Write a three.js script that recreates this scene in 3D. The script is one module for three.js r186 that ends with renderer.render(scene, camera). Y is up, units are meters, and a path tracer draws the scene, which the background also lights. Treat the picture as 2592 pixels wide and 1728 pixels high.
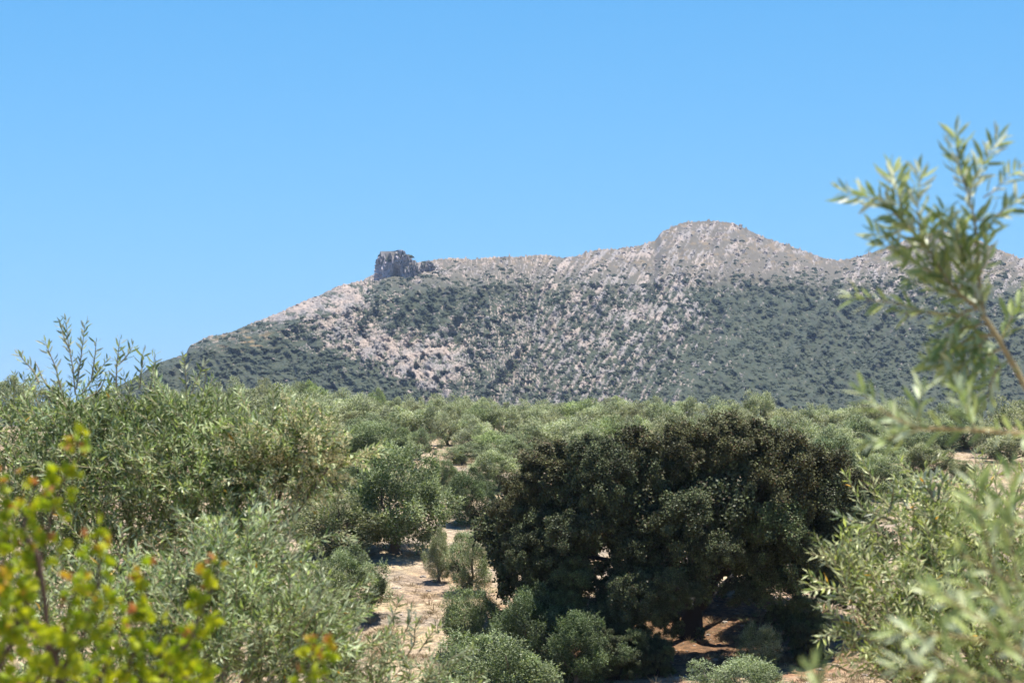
import * as THREE from 'three';
import { mergeGeometries, mergeVertices } from 'three/addons/utils/BufferGeometryUtils.js';
import { createNoise2D, createNoise3D } from 'simplex-noise';

// ---------------------------------------------------------------- camera, sky, sun, exposure
const scene = new THREE.Scene();
const EXPOSURE = 2.15;
const K = 0.536 / 2592;                        // tangent per unit of the measuring grid (2592 x 1728)
const PITCH = Math.atan(161 * K);
const camera = new THREE.PerspectiveCamera(2 * Math.atan(0.268 / 1.5) * 180 / Math.PI, 1.5, 0.1, 30000);
camera.rotation.x = PITCH;
camera.focus = 28;
camera.userData.fStop = 5.8;
scene.add(camera);

const SUN = new THREE.Vector3(0.17, 0.95, -0.13).normalize();
{
  const W = 256, H = 256, data = new Float32Array(W * H * 4);
  const c0 = [0.38, 0.75, 1.13], fl = [0.030, 0.115, 0.40], sc = [11.5, 23, 44];
  for (let r = 0; r < H; r++) {
    const e = Math.max(0, ((r + 0.5) / H - 0.5) * 180);
    for (let c = 0; c < W; c++) {
      const o = (r * W + c) * 4;
      for (let k = 0; k < 3; k++) data[o + k] = (fl[k] + (c0[k] - fl[k]) * Math.exp(-e / sc[k])) / EXPOSURE;
      data[o + 3] = 1;
    }
  }
  const t = new THREE.DataTexture(data, W, H, THREE.RGBAFormat, THREE.FloatType);
  t.mapping = THREE.EquirectangularReflectionMapping; t.magFilter = THREE.LinearFilter; t.needsUpdate = true;
  scene.background = t; scene.environment = t;
}
const sun = new THREE.DirectionalLight(new THREE.Color().setRGB(1, 0.95, 0.87), 5);
sun.name = 'sun'; sun.position.copy(SUN).multiplyScalar(900); sun.castShadow = true; sun.shadow.radius = 1;
sun.shadow.mapSize.set(4096, 4096);
Object.assign(sun.shadow.camera, { left: -150, right: 150, top: 150, bottom: -150, near: 1, far: 3000 });
scene.add(sun); scene.add(sun.target);
scene.fog = new THREE.FogExp2(new THREE.Color().setRGB(0.55, 0.72, 1.0), 0.000075);

const renderer = new THREE.WebGLRenderer({ antialias: true });
renderer.toneMapping = THREE.LinearToneMapping;
renderer.toneMappingExposure = EXPOSURE;
renderer.shadowMap.enabled = true;

// ---------------------------------------------------------------- helpers
function rngOf(seed) { let a = seed >>> 0; return () => { a = (a + 0x6d2b79f5) | 0; let t = Math.imul(a ^ (a >>> 15), 1 | a); t = (t + Math.imul(t ^ (t >>> 7), 61 | t)) ^ t; return ((t ^ (t >>> 14)) >>> 0) / 4294967296; }; }
const n2 = createNoise2D(rngOf(11)), n3 = createNoise3D(rngOf(12));
function fbm(x, y, oct = 4) { let s = 0, a = 0.5, f = 1; for (let i = 0; i < oct; i++) { s += a * n2(x * f + i * 17.3, y * f - i * 9.1); a *= 0.5; f *= 2.03; } return s; }
const V = (x, y, z) => new THREE.Vector3(x, y, z);
const clamp = (x, a = 0, b = 1) => Math.min(b, Math.max(a, x));
const lerp = (a, b, t) => a + (b - a) * t;
const smooth = (a, b, x) => { const t = clamp((x - a) / (b - a)); return t * t * (3 - 2 * t); };
const CP = Math.cos(PITCH), SP = Math.sin(PITCH);
function at(px, py, d) {                       // the place at forward distance d that the photograph shows at (px, py)
  const tx = (px - 1296) * K, ty = (864 - py) * K, y = ty * CP + SP, f = CP - ty * SP;
  return V(tx * d / f, y * d / f, -d);
}
const used = new Map();
function numbered(name) { const n = used.get(name) ?? 0; used.set(name, n + 1); return n ? name + '_' + String(n).padStart(3, '0') : name; }
function tag(o, label, category, group, kind) {
  if (label) o.userData.label = label;
  if (category) o.userData.category = category;
  if (group) o.userData.group = group;
  if (kind) o.userData.kind = kind;
  return o;
}
function put(name, geometry, material, parent) {
  const m = new THREE.Mesh(geometry, material);
  m.name = parent ? name : numbered(name);
  m.castShadow = m.receiveShadow = true;
  (parent ?? scene).add(m);
  return m;
}
function thing(name, pos, label, category, group) {
  const g = new THREE.Group(); g.name = numbered(name); g.position.copy(pos); scene.add(g);
  return tag(g, label, category, group);
}
function interp(table, x) {
  if (x <= table[0][0]) return table[0][1];
  for (let i = 1; i < table.length; i++) if (x <= table[i][0]) { const [a, p] = table[i - 1], [b, q] = table[i]; return lerp(p, q, (x - a) / (b - a)); }
  return table[table.length - 1][1];
}
const unit = (rng) => { const z = rng() * 2 - 1, a = rng() * Math.PI * 2, r = Math.sqrt(1 - z * z); return V(r * Math.cos(a), z, r * Math.sin(a)); };
const mix3 = (a, b, t) => [lerp(a[0], b[0], t), lerp(a[1], b[1], t), lerp(a[2], b[2], t)];

// growing list of leaves (flat shaded, coloured per leaf)
class Leaves {
  constructor() { this.p = []; this.c = []; this.i = []; }
  v(x, y, z, c) { this.p.push(x, y, z); this.c.push(c[0], c[1], c[2]); return this.p.length / 3 - 1; }
  // four corners, two faces
  diamond(p, d, s, len, wid, c) {
    const mx = p.x + d.x * len * 0.48, my = p.y + d.y * len * 0.48, mz = p.z + d.z * len * 0.48, h = wid / 2;
    const a = this.v(p.x, p.y, p.z, c), b = this.v(mx + s.x * h, my + s.y * h, mz + s.z * h, c);
    const t = this.v(p.x + d.x * len, p.y + d.y * len, p.z + d.z * len, c), e = this.v(mx - s.x * h, my - s.y * h, mz - s.z * h, c);
    this.i.push(a, b, t, a, t, e);
  }
  // lance shaped leaf folded along its rib, a little bowed
  lance(p, d, s, n, len, wid, c, bow = 0.1) {
    const P = (t, w, up) => this.v(p.x + d.x * len * t + s.x * w + n.x * up, p.y + d.y * len * t + s.y * w + n.y * up, p.z + d.z * len * t + s.z * w + n.z * up, c);
    const h = wid / 2, f = wid * 0.16, b = bow * len;
    const a = P(0, 0, 0), l1 = P(0.33, h * 0.92, b * 0.7 + f), r1 = P(0.33, -h * 0.92, b * 0.7 + f), m1 = P(0.33, 0, b * 0.7);
    const l2 = P(0.68, h * 0.85, b * 0.75 + f), r2 = P(0.68, -h * 0.85, b * 0.75 + f), m2 = P(0.68, 0, b * 0.75), t = P(1, 0, 0);
    this.i.push(a, l1, m1, a, m1, r1, l1, l2, m2, l1, m2, m1, m1, m2, r2, m1, r2, r1, l2, t, m2, m2, t, r2);
  }
  lance4(p, d, s, n, len, wid, c, bow = 0.1) {
    const P = (t, w, up) => this.v(p.x + d.x * len * t + s.x * w + n.x * up, p.y + d.y * len * t + s.y * w + n.y * up, p.z + d.z * len * t + s.z * w + n.z * up, c);
    const h = wid / 2, b = bow * len;
    const a = P(0, 0, 0), l = P(0.48, h, b + wid * 0.2), r = P(0.48, -h, b + wid * 0.2), m = P(0.48, 0, b), t = P(1, 0, 0);
    this.i.push(a, l, m, a, m, r, l, t, m, m, t, r);
  }
  geometry() {
    const g = new THREE.BufferGeometry();
    g.setAttribute('position', new THREE.Float32BufferAttribute(this.p, 3));
    g.setAttribute('color', new THREE.Float32BufferAttribute(this.c, 3));
    g.setIndex(this.i);
    return g;
  }
}
// a tapered round limb along points with radii
function limb(points, radii, sides = 7, rough = 0) {
  const pos = [], idx = [], up = V(0.31, 0.2, 0.93).normalize();
  for (let i = 0; i < points.length; i++) {
    const d = points[Math.min(i + 1, points.length - 1)].clone().sub(points[Math.max(i - 1, 0)]).normalize();
    const a = d.clone().cross(up).normalize(), b = d.clone().cross(a);
    for (let k = 0; k < sides; k++) {
      const w = k / sides * Math.PI * 2, r = radii[i] * (1 + rough * n3(points[i].x * 3 + Math.cos(w), points[i].y * 3, points[i].z * 3 + Math.sin(w)));
      pos.push(points[i].x + (a.x * Math.cos(w) + b.x * Math.sin(w)) * r, points[i].y + (a.y * Math.cos(w) + b.y * Math.sin(w)) * r, points[i].z + (a.z * Math.cos(w) + b.z * Math.sin(w)) * r);
      if (i) { const k2 = (k + 1) % sides, A = (i - 1) * sides; idx.push(A + k, A + k2, A + sides + k, A + k2, A + sides + k2, A + sides + k); }
    }
  }
  const g = new THREE.BufferGeometry();
  g.setAttribute('position', new THREE.Float32BufferAttribute(pos, 3)); g.setIndex(idx); g.computeVertexNormals();
  return g;
}
function bend(a, b, n, rng, wob) {
  const out = [], l = a.distanceTo(b);
  for (let i = 0; i <= n; i++) { const t = i / n, p = a.clone().lerp(b, t); if (i && i < n) p.add(unit(rng).multiplyScalar(wob * l)); out.push(p); }
  return out;
}

// ---------------------------------------------------------------- materials
function leafMaterial(name, rgb = [1, 1, 1], o = {}) {
  return Object.assign(new THREE.MeshPhysicalMaterial({ side: THREE.DoubleSide, vertexColors: o.plain ? false : true, roughness: 0.9, transmission: o.through ?? 0.38, thickness: 0, specularIntensity: 0.35, clearcoat: o.coat ?? 0.3, clearcoatRoughness: o.coatRough ?? 0.42 }), { name, color: new THREE.Color().setRGB(...rgb) });
}
const M = {
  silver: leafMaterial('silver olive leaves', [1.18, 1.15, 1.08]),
  green: leafMaterial('green olive leaves', [0.82, 0.86, 0.72]),
  grey: leafMaterial('grey olive leaves', [1.08, 1.0, 0.92]),
  lime: leafMaterial('yellow green olive leaves', [0.9, 0.97, 0.68]),
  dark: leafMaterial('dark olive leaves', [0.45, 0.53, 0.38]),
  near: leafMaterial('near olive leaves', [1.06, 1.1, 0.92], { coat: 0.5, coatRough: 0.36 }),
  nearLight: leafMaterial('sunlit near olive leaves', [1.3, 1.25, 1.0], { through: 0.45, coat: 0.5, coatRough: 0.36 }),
  oak: leafMaterial('holm oak leaves', [0.74, 0.76, 0.66], { through: 0.24, coat: 0.18 }),
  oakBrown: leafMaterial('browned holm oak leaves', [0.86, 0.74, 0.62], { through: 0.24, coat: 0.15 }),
  oakLight: leafMaterial('fresh holm oak leaves', [1.0, 1.1, 0.86], { through: 0.25, coat: 0.18 }),
  bark: new THREE.MeshStandardMaterial({ color: new THREE.Color().setRGB(0.13, 0.105, 0.085), roughness: 0.95 }),
  oakBark: new THREE.MeshStandardMaterial({ color: new THREE.Color().setRGB(0.022, 0.02, 0.018), roughness: 0.95 }),
  twig: new THREE.MeshStandardMaterial({ color: new THREE.Color().setRGB(0.24, 0.2, 0.11), roughness: 0.8 }),
  paleTwig: new THREE.MeshStandardMaterial({ color: new THREE.Color().setRGB(0.36, 0.27, 0.12), roughness: 0.8 }),
  darkTwig: new THREE.MeshStandardMaterial({ color: new THREE.Color().setRGB(0.1, 0.055, 0.035), roughness: 0.8 }),
  blossom: new THREE.MeshStandardMaterial({ color: new THREE.Color().setRGB(0.62, 0.53, 0.24), roughness: 0.9, side: THREE.DoubleSide }),
};

// ---------------------------------------------------------------- ground of the olive grove
const GROUND = [[0, -1.75], [6, -2.4], [10, -3.2], [20, -5.1], [35, -7.6], [46, -8.6], [58, -8.55], [62, -8.14], [70, -6.9], [77, -5.97], [86, -5.25], [100, -4.24], [112, -3.36], [125, -2.7], [140, -2.17], [150, -1.9], [172, -1.9], [200, -2.4], [260, -6], [400, -15], [1000, -17], [9000, -17]];
function groundY(x, z) {
  const d = z < 0 ? -z : 0, r = Math.hypot(x, z);
  let y = 0;
  for (const o of [-0.04, 0, 0.04]) y += interp(GROUND, d * (1 + o)) / 3;
  return y + fbm(x * 0.05, z * 0.05, 3) * 0.35 * smooth(4, 30, r) + fbm(x * 0.5, z * 0.5, 3) * 0.05;
}
const depthOfBase = (py) => { for (let d = 57; d < 175; d += 0.25) if (interp(GROUND, d) / d >= -(py - 1025) * K) return d; return 160; };
const OAK = at(1748, 1640, 64); OAK.y = groundY(OAK.x, OAK.z);
{
  const angles = [], radii = [];
  for (let a = -180; a < -24; a += 4) angles.push(a);
  for (let a = -24; a < 24; a += 0.12) angles.push(a);
  for (let a = 24; a <= 180; a += 4) angles.push(a);
  for (let r = 0.4; r < 40; r *= 1.05) radii.push(r);
  for (let r = 40; r < 175; r *= 1.0035) radii.push(r);
  for (let r = 175; r < 9000; r *= 1.06) radii.push(r);
  const pos = [], col = [], uv = [], idx = [];
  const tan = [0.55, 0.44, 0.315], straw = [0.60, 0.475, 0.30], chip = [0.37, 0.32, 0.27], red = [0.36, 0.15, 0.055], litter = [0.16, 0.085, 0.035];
  for (const r of radii) for (const a of angles) {
    const t = a * Math.PI / 180, x = r * Math.sin(t), z = -r * Math.cos(t);
    pos.push(x, groundY(x, z), z); uv.push(x / 5, z / 5);
    let c = mix3(tan, straw, smooth(-0.2, 0.35, fbm(x * 0.22 + 5, z * 0.3, 4)));
    c = mix3(c, chip, 0.65 * smooth(0.02, 0.3, fbm(x * 0.16 - 40, z * 0.35 + 7, 4)));
    const warm = smooth(0.05, 0.4, fbm(x * 0.09 + 90, z * 0.09, 4)) * 0.2;
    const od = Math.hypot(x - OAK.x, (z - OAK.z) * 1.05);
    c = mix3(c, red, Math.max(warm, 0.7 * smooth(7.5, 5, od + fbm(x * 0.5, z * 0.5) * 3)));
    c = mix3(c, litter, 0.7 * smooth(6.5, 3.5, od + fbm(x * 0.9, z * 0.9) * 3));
    const k = 1 + 0.25 * fbm(x * 1.7, z * 1.7, 3);
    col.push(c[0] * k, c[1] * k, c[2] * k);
  }
  const n = angles.length;
  for (let i = 1; i < radii.length; i++) for (let k = 1; k < n; k++) { const A = (i - 1) * n + k - 1; idx.push(A, A + 1, A + n, A + 1, A + n + 1, A + n); }
  const g = new THREE.BufferGeometry();
  g.setAttribute('position', new THREE.Float32BufferAttribute(pos, 3)); g.setAttribute('color', new THREE.Float32BufferAttribute(col, 3)); g.setAttribute('uv', new THREE.Float32BufferAttribute(uv, 2));
  g.setIndex(idx); g.computeVertexNormals();
  // straw, crumbs of earth and wood chips
  const S = 1024, px = new Uint8Array(S * S * 4), bump = new Uint8Array(S * S * 4), h = new Float32Array(S * S), rng = rngOf(5);
  for (let y = 0; y < S; y++) for (let x = 0; x < S; x++) {
    const u = x / S * Math.PI * 2, v = y / S * Math.PI * 2;
    h[y * S + x] = 0.62 + 0.14 * n3(Math.cos(u) * 2.2 + 3 * Math.cos(v), Math.sin(u) * 2.2, Math.sin(v) * 2.6) + 0.08 * n3(Math.cos(u) * 9, Math.sin(u) * 9 + Math.cos(v) * 9, Math.sin(v) * 9) + (rng() - 0.5) * 0.2;
  }
  for (let k = 0; k < 15000; k++) {
    const a = rng() * Math.PI, l = 5 + rng() * 16, x0 = rng() * S, y0 = rng() * S, q = (rng() < 0.55 ? -0.24 : 0.24) * (0.5 + rng());
    for (let t = 0; t < l; t++) { const x = (x0 + Math.cos(a) * t + S) & (S - 1), y = (y0 + Math.sin(a) * t + S) & (S - 1); h[y * S + x] = clamp(0.62 + q, 0.1, 1); }
  }
  for (let i = 0; i < S * S; i++) { const q = clamp(h[i]); px.set([255 * clamp(q * 1.18), 255 * clamp(q * 1.16), 255 * clamp(q * 1.12), 255], i * 4); bump.set([q * 255, q * 255, q * 255, 255], i * 4); }
  const tex = (d, srgb) => { const t = new THREE.DataTexture(d, S, S); t.wrapS = t.wrapT = THREE.RepeatWrapping; t.magFilter = THREE.LinearFilter; if (srgb) t.colorSpace = THREE.SRGBColorSpace; t.needsUpdate = true; return t; };
  const m = new THREE.MeshStandardMaterial({ vertexColors: true, roughness: 1, map: tex(px, true), bumpMap: tex(bump), bumpScale: 0.05 });
  m.name = 'dry earth and straw'; m.color.setRGB(1.2, 1.19, 1.19);
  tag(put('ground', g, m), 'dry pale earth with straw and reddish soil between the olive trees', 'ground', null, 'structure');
}

// ---------------------------------------------------------------- the mountain
const SKYLINE = [[-500, 1070], [100, 1046], [250, 1000], [330, 962], [400, 918], [438, 906], [470, 895], [477, 878], [500, 866], [527, 852], [578, 843], [630, 821], [698, 799], [749, 773], [800, 753], [863, 725], [910, 714], [940, 700], [965, 688], [1050, 668], [1106, 658], [1140, 654], [1195, 657], [1250, 651], [1335, 650], [1357, 645], [1400, 648], [1432, 654], [1470, 646], [1512, 632], [1551, 632], [1598, 627], [1630, 618], [1657, 610], [1674, 588], [1700, 576], [1734, 562], [1806, 559], [1848, 563], [1895, 582], [1938, 602], [2023, 631], [2095, 656], [2120, 659], [2150, 655], [2206, 641], [2300, 606], [2350, 590], [2394, 586], [2463, 604], [2532, 633], [2592, 658], [2800, 720], [3200, 860], [3700, 1040]];
const RIDGE = [[-500, 1250], [400, 1350], [900, 1560], [1150, 1680], [1500, 1800], [1800, 2050], [2120, 1900], [2400, 1800], [3700, 1500]];
const FRONT = [[-500, 0.9], [480, 0.9], [950, 0.82], [1100, 0.83], [1400, 0.84], [1800, 0.74], [2120, 0.86], [2400, 0.75], [3700, 0.85]];   // share of the rise that the near face takes
const ROCK = [
  [0.45, 0.45, 0.5, 0.5, 0.6, 0.7, 0.55, 0.45, 0.45, 0.45, 0.45, 0.45, 0.43, 0.43, 0.42, 0.42, 0.43, 0.45, 0.42, 0.46, 0.45, 0.45, 0.45],
  [0.5, 0.5, 0.6, 0.7, 0.8, 0.85, 0.22, 0.5, 0.4, 0.3, 0.32, 0.42, 0.36, 0.48, 0.42, 0.28, 0.32, 0.32, 0.48, 0.52, 0.5, 0.48, 0.45],
  [0.7, 0.7, 0.8, 0.9, 0.9, 0.68, 0.25, 0.18, 0.22, 0.22, 0.36, 0.48, 0.42, 0.55, 0.24, 0.17, 0.14, 0.2, 0.45, 0.47, 0.45, 0.42, 0.4],
  [0.8, 0.85, 0.85, 0.85, 0.7, 0.55, 0.17, 0.22, 0.36, 0.36, 0.5, 0.52, 0.48, 0.55, 0.28, 0.14, 0.09, 0.09, 0.15, 0.2, 0.22, 0.2, 0.2],
  [0.85, 0.6, 0.35, 0.2, 0.45, 0.62, 0.42, 0.36, 0.42, 0.4, 0.5, 0.47, 0.48, 0.44, 0.24, 0.16, 0.1, 0.06, 0.08, 0.08, 0.08, 0.08, 0.08],
  [0.1, 0.06, 0.06, 0.08, 0.16, 0.8, 0.88, 0.7, 0.5, 0.45, 0.45, 0.42, 0.44, 0.35, 0.22, 0.1, 0.06, 0.06, 0.06, 0.06, 0.06, 0.06, 0.06],
  [0.05, 0.05, 0.05, 0.05, 0.05, 0.12, 0.75, 0.85, 0.46, 0.36, 0.4, 0.47, 0.38, 0.24, 0.14, 0.07, 0.05, 0.05, 0.05, 0.05, 0.05, 0.05, 0.05],
  [0.05, 0.05, 0.05, 0.05, 0.05, 0.05, 0.12, 0.62, 0.3, 0.32, 0.27, 0.42, 0.3, 0.17, 0.1, 0.05, 0.05, 0.05, 0.05, 0.05, 0.05, 0.05, 0.05],
];
function rockShare(u, py) {                    // how much of the slope is bare limestone
  const wu = u + 40 * n2(u * 0.008, py * 0.012), wp = py + 16 * n2(u * 0.01 + 31, py * 0.02);
  const x = clamp((wu - 400) / 100, 0, 21.99), y = clamp((wp - 640) / 50, 0, 6.99), i = Math.floor(x), j = Math.floor(y), a = x - i, b = y - j;
  return lerp(lerp(ROCK[j][i], ROCK[j][i + 1], a), lerp(ROCK[j + 1][i], ROCK[j + 1][i + 1], a), b);
}
function slope(u, s) {                         // the bare shape: s = 0 at the foot, 1 on the ridge
  const sky = interp(SKYLINE, u), q = interp(FRONT, u), R = interp(RIDGE, u), foot = 1080;
  const e = Math.min(sky, foot - 4), py = lerp(foot, e, s);
  const d = s < q ? lerp(1050, lerp(1050, R, 0.5), Math.pow(s / q, 1.1)) : lerp(lerp(1050, R, 0.5), R, Math.pow((s - q) / (1 - q), 0.9));
  return { p: at(u, py, d), py, d };
}
function rockMask(u, py) {
  const lean = smooth(1150, 1400, u), strata = smooth(1050, 900, u) * smooth(860, 800, py + (u - 900) * 0.1);
  const a = lerp(lerp(0.15, -1.0, lean), 0.08, strata), x = u * Math.cos(a) + py * Math.sin(a), y = -u * Math.sin(a) + py * Math.cos(a);
  const stretch = lerp(lerp(0.7, 0.45, lean), 0.3, strata);
  const f = 0.75 * fbm(x * 0.035 * stretch, y * 0.035, 3) + 0.6 * fbm(x * 0.13 * stretch + 70, y * 0.13, 3) + 0.22 * n2(x * 0.45 * stretch, y * 0.45);
  const rib = 0.34 * lean * (1 - 2.2 * Math.abs(n2(x * 0.006 + 40, y * 0.05))) * smooth(1900, 1700, u);
  return f * 0.9 + rib + (rockShare(u, py) - 0.56) * 1.15;
}
function onMountain(u, s) {
  const { p, py, d } = slope(u, s);
  const rim = smooth(1, 0.9, s), front = smooth(0, 0.12, s);
  const gully = (1 - Math.abs(n2(u * 0.0075 + py * 0.004, py * 0.0025))) - 0.6, g2 = (1 - Math.abs(n2(u * 0.02 - py * 0.012, py * 0.006 + 9))) - 0.6;
  const push = (gully * 34 + g2 * 8 + fbm(u * 0.03, py * 0.04, 3) * 9) * rim * front;
  const m = rockMask(u, py);
  p.z += push; p.x -= push * p.x / d;
  p.y += m > 0 ? (0.5 + 1.6 * Math.min(m * 2.2, 1) * (0.6 + 0.5 * n2(u * 0.3, py * 0.3))) : 0.35 * n2(u * 0.2, py * 0.25);
  if (s > 0.985) p.y += 1.6 * Math.max(0, fbm(u * 0.12, 3, 4)) + 2.2 * smooth(0.1, 0.4, fbm(u * 0.03, 8, 2)) * smooth(0, 0.25, n2(u * 0.15, 5)) * smooth(1050, 1300, u);
  return { p, py, m };
}
const rockTone = (u, py) => {
  const pink = [0.285, 0.228, 0.186], grey = [0.20, 0.177, 0.16];
  return mix3(pink, grey, clamp(smooth(-0.25, 0.35, fbm(u * 0.012 + 4, py * 0.02, 3)) + 0.35 * smooth(1250, 1600, u)));
};
{
  const us = [], pos = [], col = [], idx = [];
  for (let u = -500; u < 250; u += 25) us.push(u);
  for (let u = 250; u < 2680; u += 2.3) us.push(u);
  for (let u = 2680; u <= 3700; u += 25) us.push(u);
  const ROWS = 230, BACK = 14;
  const scrubA = [0.022, 0.033, 0.014], scrubB = [0.039, 0.045, 0.021], dry = [0.19, 0.13, 0.06], heath = [0.10, 0.083, 0.06];
  for (const u of us) {
    let last;
    for (let j = 0; j <= ROWS; j++) {
      const s = j / ROWS, { p, py, m } = onMountain(u, s);
      last = p; pos.push(p.x, p.y, p.z);
      let c = mix3(scrubA, scrubB, smooth(-0.25, 0.3, 0.6 * fbm(u * 0.03, py * 0.06, 3) + 0.6 * fbm(u * 0.16, py * 0.3, 2)));
      c = mix3(c, heath, 0.85 * smooth(760, 680, py) * smooth(900, 1050, u));
      const gold = smooth(0.1, 0.4, fbm(u * 0.02 + 50, py * 0.06, 3)) * (0.5 * smooth(700, 650, py) + 0.75 * smooth(90, 30, Math.hypot((u - 620) * 0.8, (py - 862) * 2.4)));
      c = mix3(c, dry, clamp(gold));
      const k = m > 0.0 ? smooth(0, 0.05, m) : 0;
      const rt = rockTone(u, py), v = (1 + 0.3 * n2(u * 0.35, py * 0.6)) * (1 - 0.5 * smooth(0.15, 0.6, n2((u + py * 0.3) * 0.03, (py - u * 0.12) * 0.42)) * smooth(1250, 1050, u));
      c = mix3(c, [rt[0] * v, rt[1] * v, rt[2] * v], k);
      col.push(...c);
    }
    for (let j = 1; j <= BACK; j++) { const t = j / BACK; pos.push(last.x * (1 + t * 0.9), lerp(last.y, -25, t * t * (3 - 2 * t)), last.z * (1 + t * 0.9)); col.push(...scrubB); }
  }
  const n = ROWS + BACK + 1;
  for (let i = 1; i < us.length; i++) for (let j = 1; j < n; j++) { const A = (i - 1) * n + j - 1; idx.push(A, A + n, A + 1, A + 1, A + n, A + n + 1); }
  const g = new THREE.BufferGeometry();
  g.setAttribute('position', new THREE.Float32BufferAttribute(pos, 3)); g.setAttribute('color', new THREE.Float32BufferAttribute(col, 3)); g.setIndex(idx); g.computeVertexNormals();
  const m = new THREE.MeshStandardMaterial({ vertexColors: true, roughness: 1 }); m.name = 'limestone and scrub';
  tag(put('mountain', g, m), 'long limestone mountain with scrub covered slopes and a rounded summit', 'mountain', null, 'structure');
}
// a rough lump: shrub or boulder
function lump(seed, detail, amp, freq, flat, sx = 1, sy = 1, sz = 1) {
  let g = new THREE.IcosahedronGeometry(1, detail); g.deleteAttribute('uv'); g.deleteAttribute('normal'); g = mergeVertices(g, 1e-4);
  const p = g.attributes.position;
  for (let i = 0; i < p.count; i++) {
    const x = p.getX(i), y = p.getY(i), z = p.getZ(i), k = 1 + amp * n3(x * freq + seed * 7.7, y * freq, z * freq) + amp * 0.5 * n3(x * freq * 2.3, y * freq * 2.3 + seed, z * freq * 2.3);
    p.setXYZ(i, x * k * sx, Math.max(-0.25, y * k) * sy, z * k * sz);
  }
  if (!flat) g.computeVertexNormals();
  return g;
}
const shrubMaterial = new THREE.MeshStandardMaterial({ color: 0xffffff, roughness: 0.95 }); shrubMaterial.name = 'evergreen shrub';
const stoneMaterial = new THREE.MeshStandardMaterial({ color: 0xffffff, roughness: 0.95 }); stoneMaterial.name = 'limestone';
const findS = (u, py) => clamp((1080 - py) / (1080 - interp(SKYLINE, u)));
{
  const rng = rngOf(77), q = new THREE.Quaternion(), Y = V(0, 1, 0), mt = new THREE.Matrix4(), c = new THREE.Color();
  const shrubs = [], stones = [], big = [];
  for (let k = 0; k < 60000 && shrubs.length < 11000; k++) {
    const u = 200 + rng() * 2480, py = 600 + rng() * 440, sky = interp(SKYLINE, u);
    if (py < sky + 3) continue;
    const r = rockShare(u, py), high = smooth(720, 640, py), patch = Math.pow(smooth(-0.3, 0.35, 0.7 * fbm(u * 0.012 + 8, py * 0.02, 3) + 0.6 * fbm((u + py) * 0.04, (py - u * 0.5) * 0.03, 2)), 1.4);
    if (rng() > (0.14 + 0.86 * patch) * (r > 0.66 ? 0.1 : r > 0.55 ? 0.4 : 1.0) * (1 - 0.86 * high)) continue;
    const { p, m } = onMountain(u, findS(u, py));
    if (m > 0.14 && rng() < 0.7) continue;
    const size = (0.75 + 2.0 * Math.pow(rng(), 2.6)) * (1 - 0.35 * high) * lerp(0.62, 1, rng()) * Math.hypot(p.x, p.z) / 1350;
    p.y -= size * 0.2; shrubs.push({ p, size, u, py });
  }
  shrubs.sort((a, b) => b.size - a.size);
  const SHRUB = [0, 1, 2].map((i) => lump(i, 2, 0.3, 1.6, true, 1.1, 0.85, 1.1));
  const tint = () => { const t = rng(); return c.setRGB(...mix3([0.02, 0.032, 0.015], [0.048, 0.06, 0.026], t)); };
  // the largest stand out one by one
  const tones = [0, 1, 2].map((i) => { const m = shrubMaterial.clone(); m.color.setRGB(...mix3([0.016, 0.027, 0.014], [0.032, 0.044, 0.02], i / 2)); return m; });
  const across = [[560, 'on the far left spur'], [820, 'on the left spur'], [1000, 'left of the rock crag'], [1180, 'under the rock crag'], [1330, 'right of the pale slabs'], [1470, 'in the middle hollow'], [1620, 'on the streaked central outcrops'], [1780, 'below the summit\'s left face'], [1920, 'below the summit top'], [2060, 'below the summit\'s right face'], [2200, 'below the right hand saddle'], [2350, 'behind the blurred branch tips'], [9999, 'behind the blurred branch at right']];
  const down = [[690, 'close to the skyline'], [745, 'high up'], [800, 'above mid slope'], [850, 'at mid slope'], [900, 'below mid slope'], [950, 'low down'], [9999, 'just above the olive tops']];
  const zone = ({ u, py }) => across.find((a) => u < a[0])[1] + ', ' + down.find((a) => py < a[0])[1];
  shrubs.slice(0, 260).forEach((s, i) => {
    const o = put('evergreen_shrub', SHRUB[i % 3], tones[(i >> 1) % 3]); o.position.copy(s.p); o.scale.setScalar(s.size * 1.08); o.rotation.y = rng() * 6;
    tag(o, 'dark shrub on the mountain, ' + zone(s), 'shrub', 'mountain shrubs ' + zone(s));
  });
  const rest = shrubs.slice(260);
  for (let v = 0; v < 3; v++) {
    const list = rest.filter((_, i) => i % 3 === v), im = new THREE.InstancedMesh(SHRUB[v], shrubMaterial, list.length);
    list.forEach((s, i) => { q.setFromAxisAngle(Y, rng() * 6.28); mt.compose(s.p, q, V(s.size * (0.8 + rng() * 0.7), s.size * (0.7 + rng() * 0.4), s.size)); im.setMatrixAt(i, mt); im.setColorAt(i, tint()); });
    im.name = numbered('mountain_scrub'); scene.add(im);
    tag(im, ['countless small dark bushes dotting the whole mountainside', 'low evergreen scrub spread between the rocks of the mountain', 'scattered bushes thinning out towards the mountain ridge'][v], 'scrub', null, 'stuff');
  }
  for (let k = 0; k < 90000 && stones.length < 5000; k++) {
    const u = 250 + rng() * 2420, py = 560 + rng() * 470, sky = interp(SKYLINE, u);
    if (py < sky + 2) continue;
    const { p, m } = onMountain(u, findS(u, py));
    if (m < (rng() < 0.05 ? -0.3 : 0.02)) continue;
    if (rockShare(u, py) > 0.6 && rng() < 0.75) continue;
    const size = (0.35 + 1.3 * Math.pow(rng(), 3.5)) * Math.hypot(p.x, p.z) / 1400;
    p.y -= size * 0.25; stones.push({ p, size, u, py });
  }
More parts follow.
